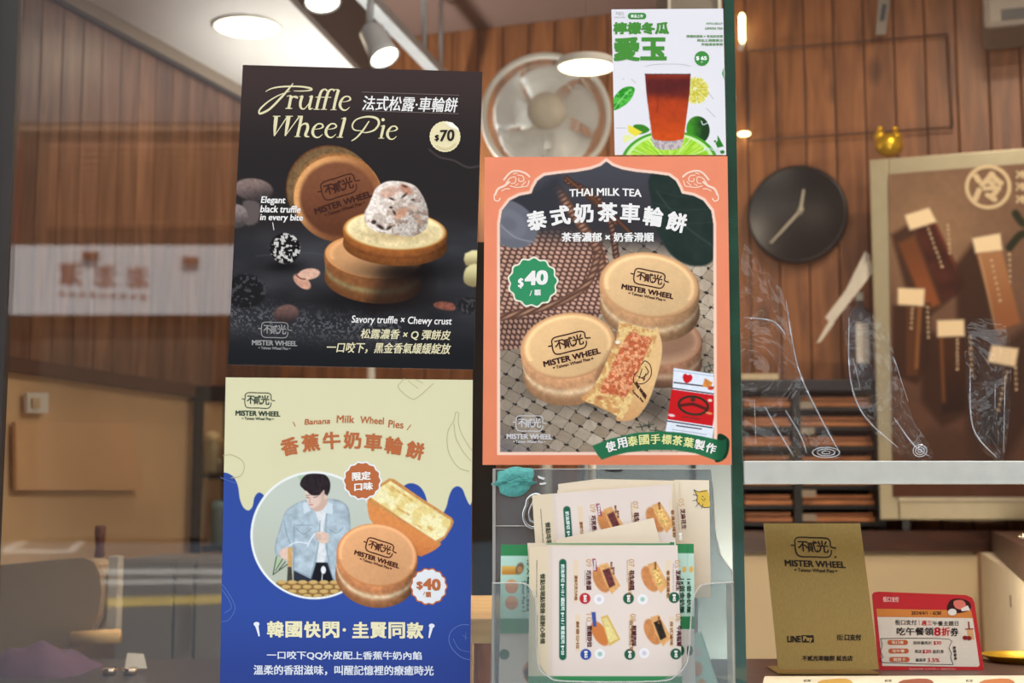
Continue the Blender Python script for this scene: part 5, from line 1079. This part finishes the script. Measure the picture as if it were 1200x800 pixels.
# tea bag
A.f(Pol([(789.5, 431), (846, 439.5), (843, 460), (833, 524), (778, 516), (784, 480), (788, 455)]), (226, 230, 236), 1, 1, tex=.03)
A.f(Pol([(787, 456), (841, 463.5), (835, 499), (782, 491)]), (202, 30, 34), 1, .8)
for p, w, c in (([(787.5, 454.5), (841, 462)], 1.3, (26, 22, 24)), ([(781.5, 493), (834.5, 501)], 1.3, (26, 22, 24)), ([(789.5, 434), (846, 442)], 1, (176, 184, 196)), ([(790, 448), (840, 454)], 1.6, (60, 50, 56)), ([(793, 498.5), (822, 502.5)], 1.4, (70, 60, 62)), ([(788, 503), (828, 509)], .8, (160, 160, 166)), ([(788, 506), (826, 512)], .8, (160, 160, 166))): A.f(Lin(p, w), c, .9, .8)
eb = Ell(812.5, 475, 18.5, 11.5, 8); A.f(eb, (34, 50, 36), 1, 1); A.f(Ell(812.5, 475, 15.8, 9.2, 8), (202, 34, 34), 1, 1); A.f(Lin([(798, 475), (812, 473.5), (827, 479)], 3.6), (70, 36, 30), .85, 1); A.f(Ell(812, 468, 3, 2.8), (72, 50, 34), .9, 1)
for p in ([(803, 484), (822, 486.5)], [(800, 488), (820, 491)]): A.f(Lin(p, 1), (60, 60, 40), .8, .8)
A.f(Pol([(800, 440.5), (803, 437.5), (806, 439.5), (809, 438.5), (811.5, 441.5), (810, 446), (804.5, 449), (801, 445.5)], 2), (206, 34, 38), 1, .8); A.f(Pol([(826, 443), (835, 448), (833, 454), (823, 453)]), (222, 140, 66), 1, 1, tex=.2); A.f(Ell(833, 455, 3.6, 1.8), (206, 60, 40), 1, 1)
A.f(Ell(832, 469, 2.6, 1.8), (236, 226, 200), .9, 1); A.f(Ell(831, 484, 4, 1.5, 10), (230, 150, 90), .9, 1); A.f(Ell(787, 486.5, 4, 1.6, 8), (240, 226, 220), .9, 1)
A.clip = None
A.f(Pol([(789.5, 431), (846, 439.5), (843, 460), (833, 524), (832, 470)]), (226, 230, 236), 0.0, 1)
# ribbon
def gr(X, Y, d): return mix(C(44, 112, 74), C(30, 84, 54), sst(830, 848, X))
A.f(Pol([(842, 508), (852, 512), (855, 520), (851, 536), (838, 541), (840, 520)], 3), (20, 52, 34), 1, 1)
A.f(Pol([(694, 522), (715, 514), (745, 507), (775, 505), (800, 507), (822, 511), (846, 516), (851.5, 514), (851, 528), (846, 539), (838, 539), (815, 531), (790, 527), (762, 527), (735, 530), (718, 534), (705, 538.5), (699, 531)]), gr, 1, 1)
A.done('print', pC, PL(-.0022), .0002); SC_ = PL(-.0022)

WHT = (240, 234, 226)
def arcs(g, s, pts, h, b):
    for ch, (x, y, a) in zip(s, pts):
        r = math.radians(a); ux, uy = np.array([math.cos(r), math.sin(r)]) * h, np.array([-math.sin(r), math.cos(r)]) * h; c = np.array((x, y)); g.text(ch, c - ux - uy, c + ux - uy, c - ux + uy, bold=b)
def vc(col, lift=.0005, name='print'): return vec(pC, col, lift, name, SC_)
with vc(WHT, .0005, 'lettering') as g:
    arcs(g, '泰式奶茶車輪餅', [(629, 258, -12), (656.5, 252.5, -8), (684, 249.5, -3), (712, 248.5, 0), (738.5, 249.5, 3), (765.5, 253.5, 8), (793, 260, 13)], 10.8, .85)
    g.t('THAI MILK TEA', 667.5, 220.5, 751.5, 229, .35, arc=1.5); g.t('茶香濃郁 × 奶香滑順', 658.5, 272.5, 766, 283, .4)
    arcs(g, '使用', [(715.8, 523, -16), (729, 518.8, -13)], 5.7, .4); arcs(g, '製作', [(820, 521, 12), (833.2, 525, 15)], 5.7, .4)
with vc((228, 226, 150), .0005, 'lettering') as g: arcs(g, '泰國手標茶葉', [(741.5, 516.5, -9), (754.7, 515, -5), (768, 514.3, -1), (781.3, 514.6, 2), (794, 516, 6), (807, 518.2, 9)], 5.6, .35)
with vc((236, 228, 204), .0004) as g: g.scallop(624.5, 330.5, 29, 13, .045, .8)
with vc((52, 142, 92), .0006, 'badge') as g: g.scallop(624.5, 330.5, 26.8, 13, .045, .8)
with vc(WHT, .0008, 'lettering') as g: g.t('$', 607.5, 326.5, 613, 338, .5, slope=-1); g.t('40', 616, 318.5, 641, 334, 1.2, slope=-1.6); g.stroke([(621, 346.5), (623, 340.5)], .8, 1); g.t('顆', 626.5, 339.5, 633.5, 346, .35)
logo(pC, 667, 401.5, (66, -16), (11, 58), (58, 26, 22), SC_, .0005, True, .022)
logo(pC, 761, 326, (60, 12), (-7, 52), (58, 26, 22), SC_, .0005, True, .022)
logo(pC, 620.5, 496, (53, .6), (-.5, 52), (206, 200, 198), SC_, .0005)
with vc((58, 26, 22), .0005, 'emblem') as g:
    k = lambda *p: g.stroke(zz([(a, b, 5) for a, b in p], 700, 400, 5.52), sm=5)
    k((285, 150), (310, 125), (345, 160), (345, 225), (300, 270), (240, 268), (236, 225), (262, 190)); k((290, 175), (270, 240)); k((310, 160), (330, 200), (290, 235)); k((262, 225), (310, 245)); k((315, 205), (298, 255))
    g.text('THE WHEEL', (745.5, 447), (758.5, 464.5), (743.5, 450), .35)
    g.text('Taiwan Pies', (741.5, 456.5), (754.5, 469.5), (740.5, 458.5), .15)
with vc((250, 212, 186), .0005) as g:
    for s in (1, -1):
        fx = (lambda x: x) if s == 1 else (lambda x: 1421 - x)
        k = lambda w, *p: g.stroke([(fx(560 + a / 4), 180 + b / 4, w) for a, b in p], sm=6)
        k(1.5, (78, 190), (78, 215), (95, 222), (105, 208)); k(2.6, (80, 195), (95, 165), (125, 150), (150, 130)); k(2.2, (120, 125), (150, 90), (180, 80), (220, 90), (245, 110))
        k(1.2, (130, 140), (150, 115), (175, 110), (175, 135), (155, 140)); k(1.2, (185, 100), (210, 105), (215, 125), (195, 130), (190, 115)); k(1.2, (165, 95), (185, 90)); k(1.2, (150, 150), (180, 158), (210, 155), (232, 150), (240, 125)); k(1.2, (110, 175), (130, 165), (150, 165)); k(1.2, (205, 150), (225, 130)); k(1., (175, 150), (190, 140))

# ---------------------------------------------------------------- lemon tea poster
QD = [(716.5, 11), (847.5, 10), (851, 181.5), (720.5, 181.5)]
pD = poster('lemon_tea_poster', QD, 'small white poster with a glass of red-brown lemon tea and limes', PL(-.0004), .0003)
SD_ = PL(-.0004)
A = Art(QD, .7, (232, 226, 226)); L2 = lambda *p: zz(p, 715, 90, 8.42)
A.f(Pol(L2((30, 230), (60, 170), (120, 115), (180, 95), (235, 105), (240, 145), (200, 230), (130, 290), (60, 325), (30, 320)), 3), lambda X, Y, d: mix(C(92, 190, 72), C(44, 140, 40), sst(.35, .65, noise(X, Y, 3.5, 4))), 1, 1); A.f(Lin(L2((40, 315), (110, 215), (210, 120)), 1), (170, 226, 150), .8, 1)
for k in range(5): A.f(Lin(L2((75 + k * 28, 275 - k * 36), (100 + k * 26, 245 - k * 26)), .7), (150, 216, 130), .6, .8)
le = Ell(815.5, 106.5, 15.5, 15.5)
def lemon(X, Y, d): u = X - 814; v = Y - 104; a = np.arctan2(v, u); r = np.hypot(u, v); return mix(mix(C(206, 190, 60), C(226, 214, 110), sst(.4, .6, noise(X, Y, 2.5, 4))), C(240, 236, 190), np.maximum((np.abs(((a / (math.pi / 4.5)) % 1) - .5) > .44) * (r > 2), np.maximum(sst(14.5, 13.2, -d + 0) * 0, (r < 2.2) * 1.0)) * .8 + .5 * sst(-2.2, -.8, d))
le2 = Ell(815.5, 106, 15.5, 15.8); A.f(le2, lemon, 1, 1)
A.f(Ell(818, 152, 13.5, 16, -10), lambda X, Y, d: mix(C(70, 150, 40), C(36, 62, 34), sst(806, 826, X + (noise(X, Y, 5) - .5) * 8)), 1, 1); A.f(Lin([(822, 142), (824, 146), (829, 144)], 1.2), (236, 240, 236), .9, 1)
A.f(Pol(L2((230, 480), (300, 470), (350, 485), (390, 525), (330, 560), (250, 560)), 3), (62, 130, 40), 1, 1.2); A.f(Pol(L2((175, 478), (220, 490), (320, 545), (250, 590), (180, 545)), 1), (240, 220, 66), 1, 1.2); A.f(Pol(L2((130, 580), (180, 570), (240, 600), (150, 650), (130, 640))), (232, 234, 150), .9, 2)
big = Ell(784.5, 192, 57, 39)
def lime(X, Y, d):
    u, v = big.loc(X, Y); r = np.hypot(u, v); a = np.arctan2(v, u); s = np.abs(((a / math.pi * 6 + .0) % 1) - .5)
    c = mix(C(150, 208, 44), C(190, 228, 84), sst(.35, .65, noise(a * 60, r * 12, 3, 4))); c = mix(c, C(222, 242, 176), ((s > .465) & (r < .86)) * .8); c = mix(c, C(206, 236, 160), sst(.84, .87, r)); return mix(c, C(74, 158, 40), sst(.92, .95, r))
A.f(big, lime, 1, 1)
A.f(Pol(L2((1060, 580), (1075, 600), (1120, 685), (1060, 700), (1040, 655), (1060, 630)), 1), (50, 120, 40), 1, 1); A.f(Ell(838, 165.5, 1.3, 1.3), (60, 120, 50), 1, .8); A.f(Ell(846.5, 178, 2.5, 2), (46, 120, 40), 1, 1)
A.f(Pol([(755.5, 86), (809.5, 86), (809, 100), (807, 116), (801, 165), (798, 173), (791, 175.5), (775, 175.5), (768, 173), (764, 165), (758, 116)], 0), lambda X, Y, d: mix(C(206, 188, 184), C(170, 158, 156), sst(.4, .6, noise(X, Y, 3))), 1, 1)
def tea(X, Y, d):
    c = mix(C(150, 52, 32), C(92, 36, 34), sst(86, 96, Y)); c = mix(c, C(178, 64, 30), sst(104, 122, Y + 6 * (noise(X, Y, 8) - .5))); c = mix(c, C(206, 78, 28), sst(125, 165, Y)); e_ = np.abs((X - 782.5) / 26.5)
    return mix(c, C(110, 40, 34), sst(.78, 1, e_) * .45) * (.93 + .16 * noise(X, Y, 6, 5))[..., None]
A.f(Pol([(756, 87.5), (809, 87.5), (808.2, 108), (801.5, 160), (800, 163), (790, 165), (775, 165), (766, 163), (764.5, 160), (757.5, 108)]), tea, 1, 1)
A.f(Lin([(756, 87.2), (809, 87.2)], 1), (70, 30, 26), .9, .8); A.f(Lin([(770.5, 110), (771, 122), (769, 132)], 1.2), (110, 42, 28), .5, 1.5)
for p in ([(830, 108), (836, 116)], [(740, 93), (745, 97)], [(828, 127), (838, 137)], [(722, 150), (734, 150)], [(730, 92), (731, 93)]): A.f(Lin(p, .7), (150, 146, 146), .6, .8)
A.f(Pol([(848, 80), (846, 86), (848.5, 93)], 0), (60, 150, 70), 1, 1)
A.done('print', pD, SD_, .0002)
def vd(col, lift=.0005, name='print'): return vec(pD, col, lift, name, SD_)
GRN = (72, 142, 52)
with vd(GRN, .0005, 'lettering') as g:
    for i, s in enumerate('檸檬冬瓜'): g.t(s, 719.5 + i * 16.3, 26.5, 734.3 + i * 16.3, 39.5, .8)
    g.t('愛', 720.5, 44.5, 748.5, 70.5, 1.5); g.t('玉', 752, 45, 779.5, 69.5, 1.7)
with vd((64, 140, 58), .0005, 'badge') as g: g.poly([(739.5 + (0 if math.cos(a) < 0 else 14) + 3.8 * math.cos(a), 18.8 + 3.8 * math.sin(a)) for a in np.linspace(.01, 6.29, 24, endpoint=False)]); g.scallop(822.5, 68.5, 8.6, 16, .02)
with vd((240, 246, 232), .0008, 'lettering') as g: g.t('新品上市', 739.5, 17, 753.5, 20.6, .15); g.t('$ 65', 816, 66, 828, 70.8, .4); g.t('杯', 821.5, 72, 823.5, 73.5, .05)
with vd((110, 150, 96), .0005, 'lettering') as g:
    g.t('AIYU JELLY', 827.5, 26.5, 847, 29.2, .15); g.t('LEMON TEA', 826.5, 32, 847, 34.6, .15); g.t('檸檬的清爽 × 冬瓜的甘甜', 804.5, 41, 847, 44, .15); g.t('再加上滑嫩愛玉', 817, 45.8, 847, 48.8, .15); g.t('手搖清涼享受', 822, 50.5, 847, 53.5, .15)
with vd((196, 192, 190), .0005, 'lettering') as g: g.t('不貳光', 721.5, 13.8, 731, 17.6, .1); g.t('MISTER WHEEL', 719.5, 19.6, 733, 21, .05); g.stroke([(756, 78), (768, 75.2), (796, 75), (809, 77.5)], .5)
with vd((240, 246, 236), .0006, 'lettering') as g: g.t('AIYU LEMON', 824, 173, 846, 176.4, .1)

# ================================================================== LEAFLET HOLDER AND LEAFLETS
YB = -.004
ACR = clear('acrylic', (.80, .83, .82), .05, .03, 0, .07, (.55, .58, .56)); ACE = clear('acrylic_edge', (.72, .66, .55), .25, .15, 0, .35, (.75, .7, .62)); ACG = clear('acrylic_smoky', (.66, .70, .71), .06, .05, 0, .16, (.42, .46, .47))
ho = thing('leaflet_holder', 'clear acrylic leaflet holder on the glass under the orange-bordered poster', 'holder', at(718, 812, -.02))
slab('back_panel', [at(x, y, YB) for x, y in ((578, 549), (833, 549), (836, 574), (838, 620), (845, 650), (858, 668), (859, 815), (578, 815))], ACG, ho, (0, .003, 0))
YF = -.045
for nm, pts in (('front_lip', [(577, 683), (612, 683), (622, 690), (628, 705), (630, 775), (642, 792), (665, 798), (770, 798), (793, 790), (806, 772), (810, 720), (814, 698), (824, 685), (860, 682), (862, 815), (574, 815)]),):
    slab(nm, [at(x, y, YF) for x, y in pts], ACR, ho, (0, .002, 0))
    tube('rim', [at(x, y, YF) for x, y in spline(np.array(pts[:14], float), 4)], .0009, ACE, ho, 6)
for x in (578, 858): a = at(x, 683 if x > 700 else 549, YF); box('side_wall', (a[0] - .0012, YF, at(x, 815, YF)[2]), (a[0] + .0012, YB, at(x, 683, YF)[2]), ACE, ho)
box('side_rail', (at(577, 700, YB - .004)[0], YB - .004, at(578, 815, YB)[2]), (at(580.5, 700, YB - .004)[0], YB, at(578, 549, YB)[2]), ACE, ho)
tube('rim', [at(x, y, YB) for x, y in ((578, 549.5), (700, 549.5), (833, 549.5), (836, 574), (838, 620), (842, 645), (850, 660), (858, 668), (859, 690))], .0008, ACE, ho, 6)
tube('fold_line', [at(579, 616, YB - .001), at(622, 616, YB - .001), at(640, 626, YB - .001)], .0007, ACE, ho, 6)
lathe('bottom', [(.001, 0), (.002, .002)], at(718, 815, -.02), ACR, ho) if 0 else box('bottom', (at(578, 815, YB)[0], YF, at(600, 818, YB)[2]), (at(859, 815, YB)[0], YB + .003, at(600, 815, YB)[2]), ACR, ho)
# hook and putty
SM = mat('chrome_hook', (200, 200, 200), .15, 1)
hk = thing('metal_hook', 'chrome wire hook hanging in the upper left of the leaflet holder', 'hook', at(622, 616, -.008))
tube('wire', [at(x, y, -.0075) for x, y in spline(np.array([(640, 584), (628, 579), (619, 584), (617, 592), (614, 600), (614, 608), (619, 616), (628, 618), (636, 612)], float), 5)], .0022, SM, hk, 8)
tube('wire', [at(x, y, -.0085) for x, y in spline(np.array([(637, 588), (627, 586), (622, 594), (620, 602), (622, 610), (630, 613)], float), 5)], .0014, SM, hk, 8)
pp_ = [(583, 553), (590, 551), (598, 547.5), (606, 546.5), (614, 548), (624, 549), (626, 556), (624, 563), (629, 565), (622, 569), (620, 573), (612, 580), (603, 582), (594, 581), (586, 577), (584, 570), (577, 569), (576, 566), (582, 563)]
PT_ = spline(np.array(pp_, float), 4, True)[:-1]; cP = PT_.mean(0); V = []; Fc = []; n = len(PT_)
for s, y in ((1, -.0045), (.96, -.0075), (.7, -.0098), (.35, -.0104)):
    Q = cP + (PT_ - cP) * s; w = at(Q[:, 0], Q[:, 1], -.006); w[:, 1] = y; w[:, 1] += .0008 * np.sin(np.arange(n) * 2.1 + s * 9) * (s < .99); V += list(w)
for r in range(3):
    for k in range(n): q = (k + 1) % n; Fc.append((r * n + k, r * n + q, (r + 1) * n + q, (r + 1) * n + k))
Fc.append(tuple(3 * n + k for k in range(n)))
pt = mo('putty', V, Fc, mat('teal_putty', (86, 168, 156), .6, 0, .12, 120, .4), None, True); rebase(pt); tag(pt, 'flattened lump of teal putty on the top left corner of the leaflet holder', 'putty')
for i, q in enumerate(([(630, 557), (639, 560), (637, 562), (631, 560)], [(632, 566), (640, 565), (640, 567), (633, 568)])):
    o = slab('tape_scrap', [at(*p, -.006) for p in q], WHITE, None, (0, .0006, 0)); rebase(o); tag(o, ('upper', 'lower')[i] + ' tiny white scrap stuck right of the teal putty', 'scrap')
tp = slab('black_scrap', [at(*p, -.0052) for p in ((706, 550.5), (730, 550), (728, 552.5), (716, 553))], BLACK, None, (0, .0006, 0)); rebase(tp); tag(tp, 'thin black scrap under the bottom edge of the orange-bordered poster', 'scrap')
# leaflets, from back to front
def leaflet(q, y, label, art, vecs=None, step=.8):
    sf = PL(y); t = poster('menu_leaflet', q, label, sf, .0004, mat('leaflet_paper', (232, 218, 196), .5), 'leaflet')
    A = Art(q, step, (232, 216, 196)); art(A); A.done('print', t, sf, .0002)
    def v(col, lift=.0004, name='lettering'): return vec(t, col, lift, name, sf)
    if vecs: vecs(v)
    return t
CR = (232, 216, 194); BE = (222, 200, 166); DG = (42, 92, 66); GN = (62, 136, 84)
def plain(A): A.all(lambda X, Y, c: mix(C(236, 218, 190), C(222, 200, 172), sst(560, 700, Y)) * (1 + .02 * (noise(X, Y, 12) - .5))[..., None])
def cat(v):
    with v((226, 186, 78), .0004, 'print') as g: g.poly([(817, 580), (820, 575.5), (829, 574.5), (831.5, 586), (831.5, 594), (824, 594), (817, 588)], 3); g.poly([(813, 573.5), (819, 576), (817, 581)])
    with v((54, 50, 50), .0006, 'print') as g:
        g.stroke([(813, 573.5), (817, 581), (817, 588), (824, 594), (831.5, 594)], .7); g.stroke([(813, 573.5), (819, 576), (829, 574.5)], .7)
        for p in ([(818, 581), (812, 579)], [(818, 585), (811.5, 587)], [(820, 588.5), (815, 594)], [(824, 590), (822, 596)]): g.stroke(p, .6, 1)
        g.ell(823.5, 581.5, .7); g.ell(826, 584.5, .7); g.stroke([(822, 584), (824, 586), (826, 587)], .5)
leaflet([(790, 562), (831, 562.5), (833, 700), (800, 700)], -.008, 'cream leaflet with a little yellow animal doodle, behind at upper right', plain, cat)
leaflet([(654, 567), (700, 561), (795, 563), (798, 720), (660, 720)], -.010, 'plain cream leaflet edge sticking up highest at the back', plain)
leaflet([(653, 574), (788, 563), (797, 640), (660, 645)], -.012, 'plain cream leaflet just behind the tilted printed one', plain)
leaflet([(586, 737), (640, 737), (640, 812), (584, 812)], -.015, 'pinkish leaflet with a green price dot at the lower left of the holder', lambda A: (A.all(lambda X, Y, c: c * 0 + C(226, 206, 192)), A.f(Ell(591, 766.5, 6, 6), DG), A.f(Pol([(612, 785), (622, 772), (626, 790), (618, 800)], 2), (190, 120, 70)), A.f(Ell(620, 790, 5, 8, -20), (44, 40, 34))))
def left_green(A):
    A.all(lambda X, Y, c: mix(C(190, 222, 204), C(182, 216, 196), noise(X, Y, 20)))
    A.f(Pol([(580, 630), (625, 630), (625, 651), (580, 651)]), GN); A.f(Pol([(580, 724.5), (625, 724.5), (625, 742), (580, 742)]), GN)
    A.f(Pol([(588, 663), (604, 663), (606, 673), (588, 673)], 0), lambda X, Y, d: mix(C(226, 180, 92), C(196, 132, 60), sst(663, 673, Y)), 1, 1.5); A.f(Ell(609, 666, 4.5, 7, 20), (120, 92, 70), .9, 2); A.f(Ell(609, 667, 3, 4), (190, 140, 90), 1, 1)
    for y in (687, 706): A.f(Ell(599.5, y, 7.6, 8.2), lambda X, Y, d, y=y: mix(C(228, 160, 110), C(190, 108, 66), sst(y - 8, y + 9, Y) * .6 + .4 * (np.abs(Y - y - 1) < 1.2)), 1, 1.2)
def lg(v):
    with v((70, 110, 90)) as g: g.text('Taiwan Pies × 2', (615.5, 680), (615.5, 717), (611.5, 680), .12); g.text('任選兩入優惠價', (620, 680), (620, 716), (617, 680), .1)
    with v((40, 92, 60)) as g: g.text('10 入 Save', (620.5, 656), (620.5, 690), (617.5, 656), .2)
leaflet([(587, 638), (622, 638), (622, 742), (586, 742)], -.017, 'pale mint leaflet with green bands and two round pies, left in the holder', left_green, lg)
def right_green(x0, x1):
    def f(A):
        A.all(lambda X, Y, c: c * 0 + C(196, 224, 204)); A.f(Pol([(x0 - 9, 630), (x1 + 9, 630), (x1 + 9, 648), (x0 - 9, 648)]), GN); A.f(Pol([(x0 - 9, 722), (x1 + 9, 722), (x1 + 9, 737), (x0 - 9, 737)]), GN); A.f(Pol([(x0 - 9, 737), (x1 + 9, 737), (x1 + 9, 815), (x0 - 9, 815)]), (228, 214, 204)); A.f(Pol([(x0, 659), (x0 + 4, 659), (x0 + 4, 671), (x0, 671)]), (226, 220, 214)); A.f(Ell(x1 - 3, 667, 2.5, 3.6), (226, 180, 96))
        A.f(Ell(x0 + 6, 762, 4, 6), DG)
    return f
leaflet([(806, 741), (822, 741), (846, 812), (800, 812)], -.019, 'mint leaflet with a slanted edge low at the right of the holder', lambda A: (A.all(lambda X, Y, c: c * 0 + C(186, 212, 196)), A.f(Ell(817, 784, 6, 9), (200, 140, 110), .9, 3), A.f(Ell(822, 804, 6, 9), (206, 150, 110), .9, 3), A.f(Ell(818, 764, 4.5, 6), (206, 196, 190), .9, 2), A.f(Lin([(822, 742), (846, 812)], 1), (90, 130, 110), .8, 1)))
def rg(xa):
    def f(v):
        with v((38, 76, 52)) as g: g.text('1×黃金奶酥', (xa, 678), (xa - .6, 718), (xa - 5.6, 678), .3); g.ell(xa - 3, 715, 2)
    return f
leaflet([(802, 637), (813, 637), (815, 812), (800, 812)], -.021, 'mint green leaflet edge furthest right beside the printed menus', right_green(802, 813), rg(810))
leaflet([(792, 637), (805, 637), (805, 812), (793, 812)], -.023, 'mint green leaflet edge just right of the front printed menu', right_green(792, 805), rg(802.5))
GX = lambda t: t
def menu_art(T, rows, beige=True, bottom=None):
    """T maps menu coordinates (front menu pixels) to the sheet"""
    def f(A):
        A.all(lambda X, Y, c: C(226, 208, 194) * (1 + .02 * (noise(X, Y, 25) - .5))[..., None])
        def P(*p): return Pol([T(*q) for q in p])
        def E(cx, cy, rx, ry, r=0): x, y = T(cx, cy); return Ell(x, y, rx, ry, r + T.rot)
        A.f(P((615, 630), (643, 630), (643, 830), (615, 830)), (222, 202, 170)); A.f(P((643, 630), (647, 630), (647, 830), (643, 830)), (216, 196, 178), .8, 4)
        A.f(Lin([T(659.5, 659), T(659.5, 769)], 8.5, 1), (44, 96, 74))
        for i, (x, y0, y1) in enumerate(((675, 656, 706), (738, 658, 706), (783, 656, 702), (677, 720, 763), (740, 720, 766), (787, 722, 758))): A.f(P((x - 3, y0), (x + 3, y0), (x + 3, y1), (x - 3, y1)), (228, 204, 172))
        for k, (x, y) in enumerate(((711, 677), (768, 676), (710, 740), (771, 738))):
            if k >= rows: continue
            if k != 2:
                A.f(E(x - 6, y + 2, 9, 16, -25), (200, 132, 80), 1, 1.5, tex=.1); A.f(P((x - 9, y - 15), (x + 1, y - 18), (x + 16, y + 9), (x + 6, y + 19), (x - 3, y + 4)), (220, 164, 104), 1, 1.2, tex=.1)
                fc_ = ((104, 56, 56), (226, 182, 110), None, (52, 44, 36))[k]; A.f(P((x - 5, y - 9), (x + 3, y - 12), (x + 10, y + 8), (x + 3, y + 12)), fc_, 1, 1.5, tex=.35, ts=1.6)
            else:
                A.f(E(x - 7, y + 2, 8, 16, -30), (204, 122, 66), 1, 1.5); A.f(P((x - 6, y - 17), (x + 2, y - 20), (x + 17, y + 9), (x + 4, y + 17)), (214, 176, 98), 1, 1.2); A.f(P((x - 4, y - 15), (x + 1, y - 17), (x + 14, y + 8), (x + 4, y + 13)), (226, 206, 136), 1, 1, tex=.08)
        for x, y, c in ((685.5, 701, (186, 48, 52)), (736.5, 701, DG), (790, 700, DG), (686.5, 766.5, (52, 80, 150)), (738, 766.5, DG), (792, 766, DG)):
            if rows < 3 and y > 730: continue
            A.f(E(x, y, 6.4, 6.4), c)
        for x, y in ((702, 702), (753, 702), (703, 766), (755, 765)):
            if rows < 3 and y > 730: continue
            A.f(E(x, y, 6, 6), (236, 230, 228)); A.f(E(x, y, 2.6, 2.6), (156, 190, 170) if x > 740 and y < 730 or x < 710 and y > 730 else (206, 196, 200), 1, 2)
        A.f(P((694, 654.5), (698, 654.5), (700, 669), (696, 669)), (150, 60, 90)); 
        if rows > 2: A.f(P((693, 717), (698, 717), (699, 734), (695, 734)), (66, 84, 150))
        if bottom: A.f(Pol([(600, bottom), (830, bottom), (830, 830), (600, 830)]), GN)
    return f
def menu_txt(T, rows):
    def f(v):
        def vt(g, s, x, y0, y1, w, b): a, c, d = T(x + w / 2, y0), T(x + w / 2, y1), T(x - w / 2, y0); g.text(s, a, c, d, b)
        with v((74, 78, 60)) as g: vt(g, '餐點均現點現做·請耐心等候', 636, 672, 754, 5.6, .3); vt(g, 'All wheel pies are made to order, please wait patiently', 629, 656, 700, 1.8, .02); vt(g, 'Thank you for your patience and support', 629.5, 720, 772, 1.8, .02)
        with v((226, 236, 226)) as g: vt(g, '奶油厚切 $+10 / 濃起司 $+15 / 雙重起司 $+20', 659.5, 661, 767, 4.2, .2)
        with v((84, 34, 38)) as g:
            for s, x, y0, y1 in (('巧克香濃', 690, 668, 691), ('花生麻糬', 740.5, 668, 691), ('芝麻花生', 795, 668, 692), ('龍蝦沙拉', 691, 733, 758), ('阿嬤的味', 743, 733, 757), ('牛肉福爾', 796, 733, 757))[:6 if rows > 2 else 3]: vt(g, s, x, y0, y1, 5.4, .35)
        with v((206, 160, 110)) as g:
            for s, x, y0 in (('09', 690, 655), ('07', 740, 655), ('05', 794, 656), ('10', 690.5, 719), ('08', 742, 719), ('06', 795, 719))[:6 if rows > 2 else 3]: vt(g, s, x, y0, y0 + 9, 6.5, .0)
        with v((140, 84, 50)) as g:
            for s, x, y0, y1 in (('濃郁巧克力內餡', 675, 674, 703), ('手工熬煮花生', 738, 670, 704), ('香濃麻糬餡', 783, 668, 700), ('鹹香沙拉', 677, 728, 760), ('古早味紅豆', 740, 726, 764), ('台式滷味', 787, 728, 756))[:6 if rows > 2 else 3]: vt(g, s, x, y0, y1, 3.6, .1)
            for x, y0 in ((716.5, 658), (719, 664), (772, 722), (768, 658)): vt(g, '蛋奶素', x, y0, y0 + 9, 2.4, .1)
        with v((150, 130, 120)) as g:
            for x, y0, y1 in ((685.5, 668, 686), (735, 656, 682), (789, 660, 692), (687, 728, 752), (737.5, 728, 756))[:5 if rows > 2 else 3]: vt(g, 'Chocolate pie', x, y0, y1, 1.6, .02)
        with v((240, 234, 226), .0006) as g:
            for s, x, y in (('$60', 685.5, 701), ('$60', 736.5, 701), ('$40', 790, 700), ('$65', 686.5, 766.5), ('$40', 738, 766.5), ('$40', 792, 766))[:6 if rows > 2 else 3]: vt(g, s, x, y - 4, y + 4, 3.8, .25)
            vt(g, '期間限定', 697, 656, 668, 2.4, .1)
    return f
class Tm:
    def __init__(s, ox, oy, px, py, rot): s.o, s.p, s.rot = (ox, oy), (px, py), rot
    def __call__(s, x, y):
        a = math.radians(s.rot); dx, dy = x - s.o[0], y - s.o[1]; return (s.p[0] + dx * math.cos(a) - dy * math.sin(a), s.p[1] + dx * math.sin(a) + dy * math.cos(a))
T2 = Tm(620.5, 640, 624, 581, -4.2)
leaflet([(623.5, 580), (786, 567.5), (797, 700), (632, 706)], -.026, 'printed wheel pie menu tilted behind the front one, pies showing above it', menu_art(T2, 2), menu_txt(T2, 2))
leaflet([(652, 632), (766, 606.5), (775, 640), (790, 720), (660, 720)][:3] + [(650, 700)], -.028, 'tilted cream leaflet corner rising behind the front printed menu', plain)
leaflet([(618, 636), (790, 635), (796, 700), (622, 700)], -.030, 'cream leaflet with a green top edge directly behind the front menu', lambda A: (A.all(lambda X, Y, c: c * 0 + C(224, 206, 180)), A.f(Pol([(640, 636.5), (800, 636.5), (800, 638.6), (640, 637.6)]), GN), A.f(Pol([(785, 634), (800, 634), (800, 650), (785, 650)]), GN)))
T1 = Tm(0, 0, 0, 0, 0)
leaflet([(620.5, 640), (794, 638.5), (800, 812), (619, 812)], -.034, 'front printed menu leaflet with four pies and a green bottom band', menu_art(T1, 4, True, 792), menu_txt(T1, 4), .7)
